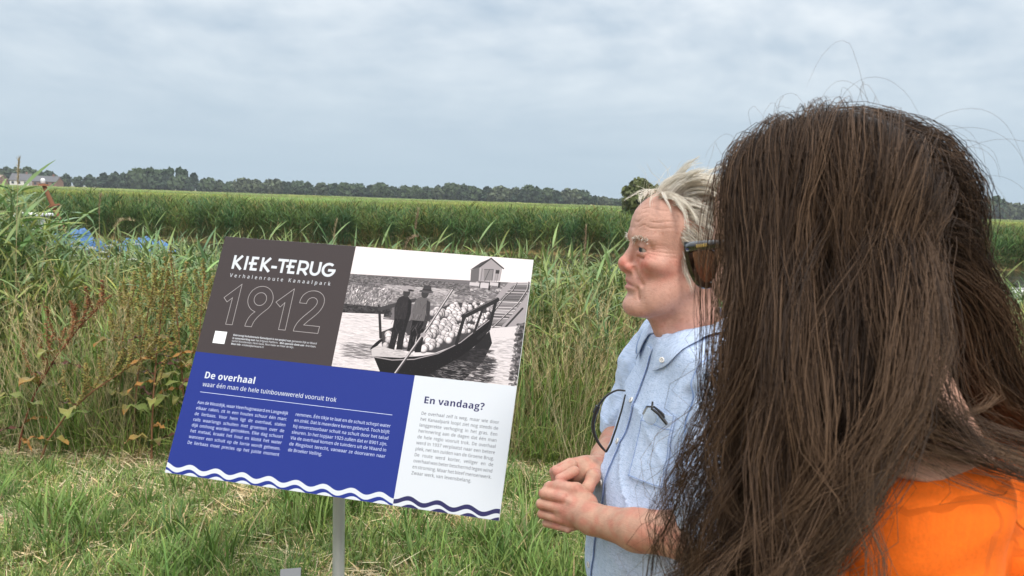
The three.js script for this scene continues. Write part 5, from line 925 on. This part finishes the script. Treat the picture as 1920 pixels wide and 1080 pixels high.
    const f2 = new MB(); f2.tube([[bx + 0.022 + nx * 0.004, by - 0.014, bz - 0.014 + o, 0.003], [bx + 0.012, by + 0.001, bz - 0.006 + o + 0.004, 0.003], [bx - 0.002, by + 0.006, bz + 0.002 + o + 0.004, 0.0026], [bx - 0.006, by + 0.018, bz + 0.004 + o, 0.0018]], [1, 1, 1], 7, true); put('temple_arm', f2.geo(), blk, g);
    const l = put('lens', new THREE.CircleGeometry(0.016, 20), new THREE.MeshPhysicalMaterial({ color: C3(0.8, 0.86, 0.9), roughness: 0.05, transmission: 0.7, thickness: 0, side: THREE.DoubleSide }), g); l.position.set(bx - 0.012, by - 0.010, bz + 0.006 + o); l.rotation.y = a;
    shade(g);
  }
}
//MAN-END

//WOMAN-BEGIN
{
  const HT = -147 * Math.PI / 180, BT = -116 * Math.PI / 180;
  const HC = [0.275, 1.583, -0.675];                                     // eyes' midpoint, in the world
  const woman = group('person', 0.415, 0, -0.735);
  tag(woman, 'person with long loose brown hair, orange shirt and dark sunglasses, seen from behind', 'person');
  const base = [0.56, 0.33, 0.245], tone = skinTone(base, 0.45);
  const O = V3(0.415, 0, -0.735), hx = HC[0] - O.x, hy = HC[1], hz = HC[2] - O.z;
  const headLean = 0.16, Hm = new THREE.Matrix4().makeRotationFromEuler(new THREE.Euler(headLean, HT, 0, 'YXZ')).setPosition(hx, hy, hz), Hi = Hm.clone().invert();
  const hf = turned(headField({ nose: 0.9, chin: 0, old: false, neck: 0.92, neckZ: -0.085 }), hx, hy, hz, headLean, HT, 0);
  const neckTop = V3(0, -0.11, -0.052).applyMatrix4(Hm).toArray();
  // trunk in its own axes: forward +z, left +x, then turned by BT; leaning forward
  const c = Math.cos(BT), s = Math.sin(BT), DY = -0.02, tip = (y, z) => 0.42 * z * sstep(1.1, 1.3, y), loc = (x, y, z) => { const q = s * x + c * z; return [c * x - s * z, y + DY + tip(y, q), q]; }, wor = (x, y, z) => [c * x + s * z, y - DY - tip(y, z), -s * x + c * z];
  const rows = [[1.44, 0.030, 0.030, 0.0], [1.42, 0.055, 0.048, -0.002], [1.40, 0.088, 0.064, -0.006], [1.378, 0.130, 0.078, -0.012], [1.34, 0.165, 0.094, -0.020], [1.27, 0.172, 0.112, -0.022], [1.17, 0.165, 0.120, -0.018], [1.05, 0.150, 0.108, -0.010], [0.95, 0.165, 0.115, -0.015], [0.86, 0.180, 0.125, -0.02]];
  const lean = (y) => (y - 1.1) * 0.22 - 0.03;
  const trunk = (x, y, z) => {
    z -= lean(y); const r = smoothRow(rows, y), k = Math.pow(Math.pow(Math.abs(x) / r[1], 2.2) + Math.pow(Math.abs(z - r[3]) / r[2], 2.2), 1 / 2.2);
    let d = (k - 1) * Math.min(r[1], r[2]) * 0.85;
    d = smin(d, cap(Math.abs(x), y, z, 0.055, 1.405, -0.012, 0.165, 1.365, -0.02, 0.030, 0.047), 0.05);
    return d;
  };
  // arms hang at the sides
  const arm = (x, y, z) => { z -= lean(1.36); return chain(Math.abs(x), y, z, [[0.178, 1.362, -0.02, 0.050], [0.215, 1.12, -0.03, 0.040], [0.225, 0.90, 0.03, 0.026], [0.222, 0.83, 0.05, 0.024]], 0.02); };
  const inLoc = (fn) => (x, y, z) => { const q = loc(x, y, z); return fn(q[0], q[1], q[2]); };
  const inFeet = (fn) => (x, y, z) => fn(c * x - s * z, y, s * x + c * z);
  const armTone = (x, y, z) => { const m = 1 + 0.07 * n3(x * 40, y * 40, z * 40); return [base[0] * m, base[1] * m * 0.93, base[2] * m * 0.9]; };
  const headGeo = netMesh((x, y, z) => smax(hf(x, y, z), -(y - 1.42), 0.004), [hx - 0.16, 1.41, hz - 0.16], [hx + 0.16, 1.71, hz + 0.16], 0.0042, (x, y, z) => { const v = V3(x, y, z).applyMatrix4(Hi); const grown = !(v.z > 0.045 || (v.z > 0.012 && v.y < 0.05) || v.y < -0.045 || (v.z > -0.03 && v.y < 0.0) || Math.abs(v.x) > 0.0785); return grown ? [0.035, 0.024, 0.018] : tone(v.x, v.y, v.z); }, uvSkin);
  const neckGeo = netMesh((x, y, z) => { let d = cap(x, y, z, ...neckTop, ...wor(0, 1.37, lean(1.37) - 0.005), 0.051, 0.064); return smin(d, smax(inLoc(trunk)(x, y, z) + 0.012, loc(x, y, z)[1] - 1.40, 0.02), 0.045); }, [-0.34, 1.18, -0.34], [0.34, 1.55, 0.34], 0.009, armTone, uvSkin);
  const eyes = [-1, 1].map((q) => { const g = eyeBall(q * 0.031, -0.003, 0.0668, 0.0148, [0.10, 0.06, 0.035]); g.applyMatrix4(Hm); return g; });
  const armGeo = netMesh(inLoc(arm), [-0.33, 0.70, -0.33], [0.33, 1.43, 0.33], 0.012, armTone, uvSkin);
  const hand = netMesh(inLoc((x, y, z) => { z -= lean(1.36); const a = Math.abs(x); let d = ell(a - 0.222, y - 0.785, z - 0.055, 0.016, 0.048, 0.036); for (let k = 0; k < 4; k++) d = smin(d, chain(a, y, z, [[0.222, 0.752, 0.080 - k * 0.018, 0.0095], [0.219, 0.718 + (k === 3 ? 0.012 : 0), 0.083 - k * 0.018, 0.0085], [0.212, 0.690 + (k === 3 ? 0.02 : k === 0 ? 0.008 : 0), 0.080 - k * 0.018, 0.007]], 0.003), 0.006); return smin(d, chain(a, y, z, [[0.218, 0.80, 0.08, 0.012], [0.212, 0.765, 0.104, 0.0105], [0.208, 0.735, 0.110, 0.0085]], 0.005), 0.01); }), [-0.33, 0.60, -0.33], [0.33, 0.84, 0.33], 0.006, armTone, uvSkin);
  put('body', joinSkin([headGeo, neckGeo, ...eyes, armGeo, hand]), skinMat(), woman);

  // ---- orange shirt ----
  const jersey = dataTex(512, 512, (u, v, o) => { const k = 1 + 0.05 * tileNoise(u, v, 120, 3) + 0.035 * tileNoise(u, v, 18, 4) + 0.02 * n3(u * 200, v * 200, 3); o[0] = 248 * k; o[1] = 112 * k; o[2] = 14 * k; }, true);
  const knit = dataTex(512, 512, (u, v, o) => { o[0] = o[1] = o[2] = 128 + 50 * tileNoise(u, v, 150, 6) + 40 * tileNoise(u, v, 40, 9); });
  const orange = new THREE.MeshPhysicalMaterial({ map: jersey, bumpMap: knit, bumpScale: 0.0006, roughness: 0.92, sheen: 0.35, sheenRoughness: 0.5, sheenColor: C3(1, 0.5, 0.2), side: THREE.DoubleSide });
  const crease = (x, y, z) => 0.0045 * n3(x * 9, y * 9, z * 9 + 2) + 0.0012 * n3(x * 24, y * 24, z * 24) + 0.009 * Math.max(0, n3(x * 5 + 3, y * 12 - x * 8, z * 7)) * sstep(1.40, 1.34, y);
  const sleeve = (x, y, z) => { const zz = z - lean(1.36); return chain(Math.abs(x), y, zz, [[0.150, 1.366, -0.02, 0.056], [0.185, 1.350, -0.022, 0.062], [0.205, 1.24, -0.026, 0.066], [0.216, 1.14, -0.03, 0.070], [0.222, 1.05, -0.03, 0.074]], 0.02); };
  const tee0 = (x, y, z) => { const t = trunk(x, y, z) - 0.007 - crease(x, y, z), v = sleeve(x, y, z) - 0.5 * crease(z, y, x) - 0.0035 * Math.sin((y - 0.5 * z) * 70 + 3 * n3(x * 8, y * 8, z * 8)) * sstep(1.37, 1.30, y) * sstep(0.17, 0.2, Math.abs(x)); return smin(t, v, 0.010); };
  const neckCut = (x, y, z) => { const zz = z - lean(1.4) - 0.012; return (y - 1.412) - 0.35 * zz * -1 + 0.0 - Math.max(0, 0.085 - Math.hypot(x, zz)) * 0; };
  const hole = (x, y, z) => cap(x, y, z, 0, 1.35, lean(1.4) + 0.015, 0, 1.52, lean(1.4) + 0.004, 0.068, 0.082);
  const tee = (x, y, z) => { let d = tee0(x, y, z); d = smax(d, -hole(x, y, z), 0.006); const inner = Math.min(trunk(x, y, z) + 0.008, sleeve(x, y, z) + 0.013); return smax(smax(d, -inner, 0.003), Math.max(0.86 - y, Math.abs(x) > 0.15 ? 1.095 - y : -1), 0.003); };
  const uvTee = (x, y, z, n) => { const q = loc(x, y, z); return n[1] > 0.55 ? [q[0] / 0.35, q[2] / 0.35] : [(Math.abs(n[0] * c - n[2] * s) > 0.7 ? q[2] : q[0]) / 0.35, y / 0.35]; };
  const teeGeo = netMesh(inLoc(tee), [-0.34, 0.79, -0.34], [0.34, 1.47, 0.34], 0.0068, null, uvTee);
  const teeMesh = put('shirt', teeGeo, orange, woman);
  const seamMat = plainMat(0.55, 0.13, 0.006, 0.9), teeOut = inLoc((x, y, z) => smax(tee0(x, y, z), -hole(x, y, z), 0.006));
  const seam = (name, f, n, r, mat) => { const m = new MB(), pts = []; for (let k = 0; k <= n; k++) { const [o, t] = f(k / n), a = wor(...o), b = wor(...t), d = V3(b[0] - a[0], b[1] - a[1], b[2] - a[2]).normalize(); pts.push([...hit(teeOut, a, [d.x, d.y, d.z], 0.4), r]); } m.tube(pts, [1, 1, 1], 6, true); put(name, m.geo(), mat, teeMesh); };
  for (const q of [1, -1]) {
    seam('shoulder_seam', (t) => [[q * lerp(0.078, 0.172, t), 1.6, lean(1.38) - 0.008], [q * lerp(0.078, 0.172, t), 1.2, lean(1.38) - 0.008]], 24, 0.0014, seamMat);
    seam('armhole_seam', (t) => { const a = lerp(-1.9, 1.9, t); return [[q * (0.175 - 0.02 * (1 - Math.cos(a))) , 1.33 + 0.2 * Math.cos(a), lean(1.33) - 0.02 + 0.2 * Math.sin(a)], [q * (0.160 - 0.02 * (1 - Math.cos(a))), 1.33, lean(1.33) - 0.02]]; }, 50, 0.0015, seamMat);
  }
  { const m = new MB(), pts = []; for (let k = 0; k <= 60; k++) { const a = k / 60 * 6.2832, o = [Math.sin(a) * 0.10, 0, Math.cos(a) * 0.10]; let best = null; for (let y = 1.46; y > 1.33; y -= 0.002) { const zz = lean(1.4) + 0.010, R = lerp(0.068, 0.082, clamp((y - 1.35) / 0.17, 0, 1)) + 0.004, x = Math.sin(a) * R, z = zz + Math.cos(a) * R; if (trunk(x, y, z) - 0.007 < 0.002) { best = wor(x, y, z); break; } } if (best) pts.push([best[0], best[1] + 0.001, best[2], 0.0062]); void o; } if (pts.length > 3) { m.tube(pts, [1, 1, 1], 8); put('neck_rib', m.geo(), new THREE.MeshStandardMaterial({ color: C3(0.78, 0.12, 0.004), roughness: 0.9 }), teeMesh); } }

  // ---- trousers and shoes (below the picture) ----
  put('trousers', netMesh(inFeet((x, y, z) => { const a = Math.abs(x); let d = chain(a, y, z, [[0.085, 0.84, -0.06, 0.105], [0.085, 0.48, -0.04, 0.070], [0.085, 0.08, -0.05, 0.052]], 0.05); d = smin(d, ell(x, y - 0.86, z + 0.06, 0.165, 0.11, 0.118), 0.05); return Math.max(d, 0.05 - y, y - 0.94); }), [-0.28, 0.03, -0.28], [0.28, 0.96, 0.28], 0.014), plainMat(0.03, 0.035, 0.05, 0.9), woman);
  for (const q of [1, -1]) put('shoe', netMesh(inFeet((x, y, z) => Math.max(smin(ell(x - q * 0.085, y - 0.04, z - 0.05, 0.042, 0.04, 0.085), ell(x - q * 0.085, y - 0.05, z + 0.05, 0.038, 0.06, 0.06), 0.03), -y)), [-0.22, -0.01, -0.22], [0.22, 0.13, 0.22], 0.009), plainMat(0.5, 0.5, 0.5, 0.7), woman);

  // ---- hair ----
  {
    const R = rng(7001), m = new MB(), scalpC = V3(0, 0.036, -0.014);
    const bodyF = teeOut, down = V3(0, -1, 0);
    const browns = [[0.030, 0.018, 0.012], [0.046, 0.027, 0.017], [0.072, 0.042, 0.025], [0.105, 0.062, 0.037], [0.150, 0.090, 0.054], [0.20, 0.125, 0.076]];
    const toW = (v) => v.clone().applyMatrix4(Hm), axis = (v) => v.clone().transformDirection(Hm);
    function path(root, dir, L, off, wv, seedv, steps, back) {
      const pts = [[root.x, root.y, root.z]], p = root.clone(), d = dir.clone(), st = L / steps, q = new THREE.Vector3();
      for (let k = 0; k < steps; k++) {
        const ph = seedv * 7 + k * 0.7, low = sstep(hy - 0.04, hy - 0.15, p.y), wk = wv * (0.6 + 1.6 * low);
        d.addScaledVector(down, 0.32 + 0.14 * k / steps);
        d.x += wk * (0.6 * Math.sin(ph) + 0.9 * n3(seedv * 3, k * 0.28, 1)); d.z += wk * (0.6 * Math.cos(ph * 1.1) + 0.9 * n3(seedv * 3 + 9, k * 0.28, 4));
        if (back > 0) { const pull = sstep(hy + 0.02, hy - 0.05, p.y) * (1 - sstep(hy - 0.10, hy - 0.16, p.y)); d.x += back * (-0.03 * pull + 1.3 * low); d.z -= back * 0.10 * low; }
        else { d.x -= 0.012 + 0.02 * low ; d.z += 0.012; const ex = (p.x + O.x) / -(p.z + O.z) - lerp(0.54, 0.33, clamp((hy - 0.06 - p.y) / 0.20, 0, 1)); if (ex > 0 && p.y < hy - 0.04) d.x -= Math.min(1.1, 8 * ex); const lf = lerp(0.275, 0.245, clamp((hy - 0.02 - p.y) / 0.25, 0, 1)) - (p.x + O.x) / -(p.z + O.z); if (lf > 0 && p.y < hy + 0.06) d.x += Math.min(0.9, 10 * lf); }
        d.normalize(); q.copy(p).addScaledVector(d, st);
        const o = off * Math.min(1, 0.3 + k * 0.25); let f = hf(q.x, q.y, q.z);
        { const w = f < o ? o - f : (o - f) * 0.8 * sstep(hy - 0.02, hy + 0.05, q.y); if (w !== 0) { const n = gradient(hf, q.x, q.y, q.z, 0.003); q.x += n[0] * w; q.y += n[1] * w; q.z += n[2] * w; } }
        const o2 = 0.004 + off * 0.5; f = bodyF(q.x, q.y, q.z); if (f < o2) { const n = gradient(bodyF, q.x, q.y, q.z, 0.004); q.x += n[0] * (o2 - f); q.y += n[1] * (o2 - f); q.z += n[2] * (o2 - f); }
        d.copy(q).sub(p); const l = d.length() || 1; d.multiplyScalar(1 / l); p.addScaledVector(d, Math.min(l, st * 1.2)); pts.push([p.x, p.y, p.z]);
      }
      return pts;
    }
    const guides = [];
    let tries = 0;
    while (guides.length < 520 && tries++ < 6000) {
      const u = R() * 2 - 1, a = R() * 6.2832, sq = Math.sqrt(1 - u * u), v = V3(sq * Math.cos(a), u, sq * Math.sin(a));
      const lx = v.x * 0.0755, ly = 0.036 + v.y * 0.084, lz = -0.014 + v.z * 0.098;
      if (lz > 0.030 && ly < 0.075) continue; if (lz > 0.055) continue; if (ly < -0.035) continue; if (lz > -0.012 && ly < 0.005) continue;
      const root = toW(V3(lx, ly, lz));
      // combed from a middle parting to the sides and back
      const side = lx === 0 ? 1 : Math.sign(lx), dir = axis(V3(side * (0.55 + 0.5 * Math.max(0, ly) * 6), 0.25 * Math.max(0, v.y), lz > 0.01 ? -0.28 - 0.3 * R() : -0.45 - 0.3 * R()).normalize());
      const lay = R();
      const bx = (root.x - hx - 0.024 + 0.02 * (R() - 0.5)) / 0.025; guides.push({ root, dir, off: (0.005 + 0.021 * lay) * (lz > 0 ? 0.85 : 1), L: 0.44 + 0.18 * R(), lay, s: R() * 40, back: bx > 0.5 ? 0.7 + 0.6 * R() : 0, pts: null }); { const e = guides[guides.length - 1]; if (e.back > 0) e.L = 0.25 + 0.14 * R(); }
    }
    const STEPS = 19;
    for (const g of guides) g.pts = path(g.root, g.dir, g.L, g.off, 0.15 + 0.30 * R() * R(), g.s, STEPS, g.back);
    for (const g of guides) {
      const n = 22 + Math.floor(15 * R()), tint = R();
      for (let k = 0; k < n; k++) {
        const spread = 0.014, jx = (R() - 0.5) * 2 * spread, jy = (R() - 0.5) * 2 * spread, jz = (R() - 0.5) * 2 * spread, tip = 0.62 + 0.36 * R(), w = R() * 40, amp = R() < 0.10 ? 0.030 : 0.003 + 0.008 * R() * R(), cut = Math.floor(STEPS * (0.72 + 0.28 * R()));
        const pts = [];
        for (let i = 0; i <= cut; i++) {
          const t = i / STEPS, sp = lerp(1, 1 - tip, sstep(0.1, 0.75, t)), q = g.pts[i];
          let x = q[0] + jx * sp + amp * 2 * t * n3(w, i * 0.23, 0), y = q[1] + jy * sp * 0.7, z = q[2] + jz * sp + amp * 2 * t * n3(w, i * 0.23, 7);
          const f = hf(x, y, z); if (i > 0 && f < 0.002) { const nn = gradient(hf, x, y, z, 0.003); x += nn[0] * (0.004 - f); y += nn[1] * (0.004 - f); z += nn[2] * (0.004 - f); }
          pts.push([x, y, z]);
        }
        const ci = clamp(Math.floor((R() * 0.55 + Math.pow(tint, 1.3) * 0.95) * 4.2), 0, 5), c0 = browns[Math.max(0, ci - 1)], c1 = browns[Math.min(5, ci + (R() < 0.5 ? 1 : 0))];
        lock(m, pts, 0.00016 + 0.00022 * R(), c0, c1);
      }
    }
    // flyaways
    for (let k = 0; k < 80; k++) {
      const g = guides[Math.floor(R() * guides.length)]; if (g.root.y < hy + 0.03 && R() < 0.6) continue;
      const d = g.dir.clone().addScaledVector(V3(0.25 * (R() - 0.3), 0.5 + 0.6 * R(), 0.3 * (R() - 0.5)), 0.9).normalize(), pts = [[g.root.x, g.root.y, g.root.z]], p = g.root.clone(), L = 0.04 + 0.10 * R(), w = R() * 30;
      for (let i = 0; i < 14; i++) { d.y -= 0.14 + 0.08 * i / 14; d.x += 0.22 * n3(w, i * 0.3, 1) + 0.03; d.z += 0.22 * n3(w + 5, i * 0.3, 2); d.normalize(); p.addScaledVector(d, L / 14); d.y -= Math.max(0, hf(p.x, p.y, p.z) - 0.035) * 4; const f = hf(p.x, p.y, p.z); if (f < 0.016) { const n = gradient(hf, p.x, p.y, p.z, 0.003); p.x += n[0] * (0.016 - f); p.y += n[1] * (0.016 - f); p.z += n[2] * (0.016 - f); } pts.push([p.x, p.y, p.z]); }
      lock(m, pts, 0.00013, browns[3], browns[4]);
    }
    put('hair', m.geo(), new THREE.MeshPhysicalMaterial({ vertexColors: true, roughness: 0.55, specularIntensity: 0.45 }), woman);
  }
  shade(woman);
  // ---- her sunglasses ----
  {
    const g = group('sunglasses', 0, 0, 0); g.applyMatrix4(new THREE.Matrix4().makeTranslation(O.x, 0, O.z).multiply(Hm)); g.updateMatrix();
    tag(g, 'dark tortoiseshell sunglasses worn under the long brown hair', 'sunglasses');
    const shell = new THREE.MeshPhysicalMaterial({ color: C3(0.010, 0.007, 0.006), roughness: 0.18, clearcoat: 0.6, clearcoatRoughness: 0.1 });
    for (const q of [1, -1]) {
      const out = (k) => { const s2 = new THREE.Shape(); s2.moveTo(-0.026 * k, 0.012 * k); s2.bezierCurveTo(-0.015 * k, 0.021 * k, 0.018 * k, 0.022 * k, 0.032 * k, 0.021 * k); s2.bezierCurveTo(0.034 * k, 0.006 * k, 0.026 * k, -0.022 * k, 0.004 * k, -0.024 * k); s2.bezierCurveTo(-0.016 * k, -0.025 * k, -0.028 * k, -0.010 * k, -0.026 * k, 0.012 * k); return s2; };
      const sh = out(1); sh.holes.push(out(0.80));
      const f = put('rim', new THREE.ExtrudeGeometry(sh, { depth: 0.0035, bevelEnabled: true, bevelSize: 0.0008, bevelThickness: 0.0008, bevelSegments: 2, curveSegments: 18 }), shell, g); f.scale.x = q; f.position.set(q * 0.0345, -0.004, 0.096); f.rotation.y = q * 0.16;
      const l = put('lens', new THREE.ShapeGeometry(out(0.82), 18), new THREE.MeshPhysicalMaterial({ color: C3(0.30, 0.17, 0.10), roughness: 0.05, transmission: 0.75, thickness: 0, side: THREE.DoubleSide }), f); l.position.z = 0.0018;
      const m = new MB(), pts = [[0.066, 0.012, 0.0885], [0.0715, 0.012, 0.078], [0.0775, 0.011, 0.04], [0.0805, 0.010, 0.0], [0.0795, 0.006, -0.02], [0.078, -0.012, -0.036]];
      m.tube(pts.map(([x, y, z], k) => [q * x, y, z, [0.0052, 0.0050, 0.0040, 0.003, 0.0028, 0.0026][k]]), [1, 1, 1], 8, true); const t = put('temple_arm', m.geo(), shell, g);
      put('gold_mark', new RoundedBoxGeometry(0.0008, 0.0028, 0.014, 1, 0.0003).translate(q * 0.0800, 0.0115, 0.060), new THREE.MeshStandardMaterial({ color: C3(0.75, 0.52, 0.18), metalness: 0.9, roughness: 0.35 }), t);
    }
    const b = new MB(); b.tube([[-0.010, 0.006, 0.1], [0, 0.009, 0.102], [0.010, 0.006, 0.1]].map((p) => [...p, 0.0028]), [1, 1, 1], 7); put('bridge', b.geo(), shell, g);
    shade(g);
  }
}
//WOMAN-END

renderer.render(scene, camera);
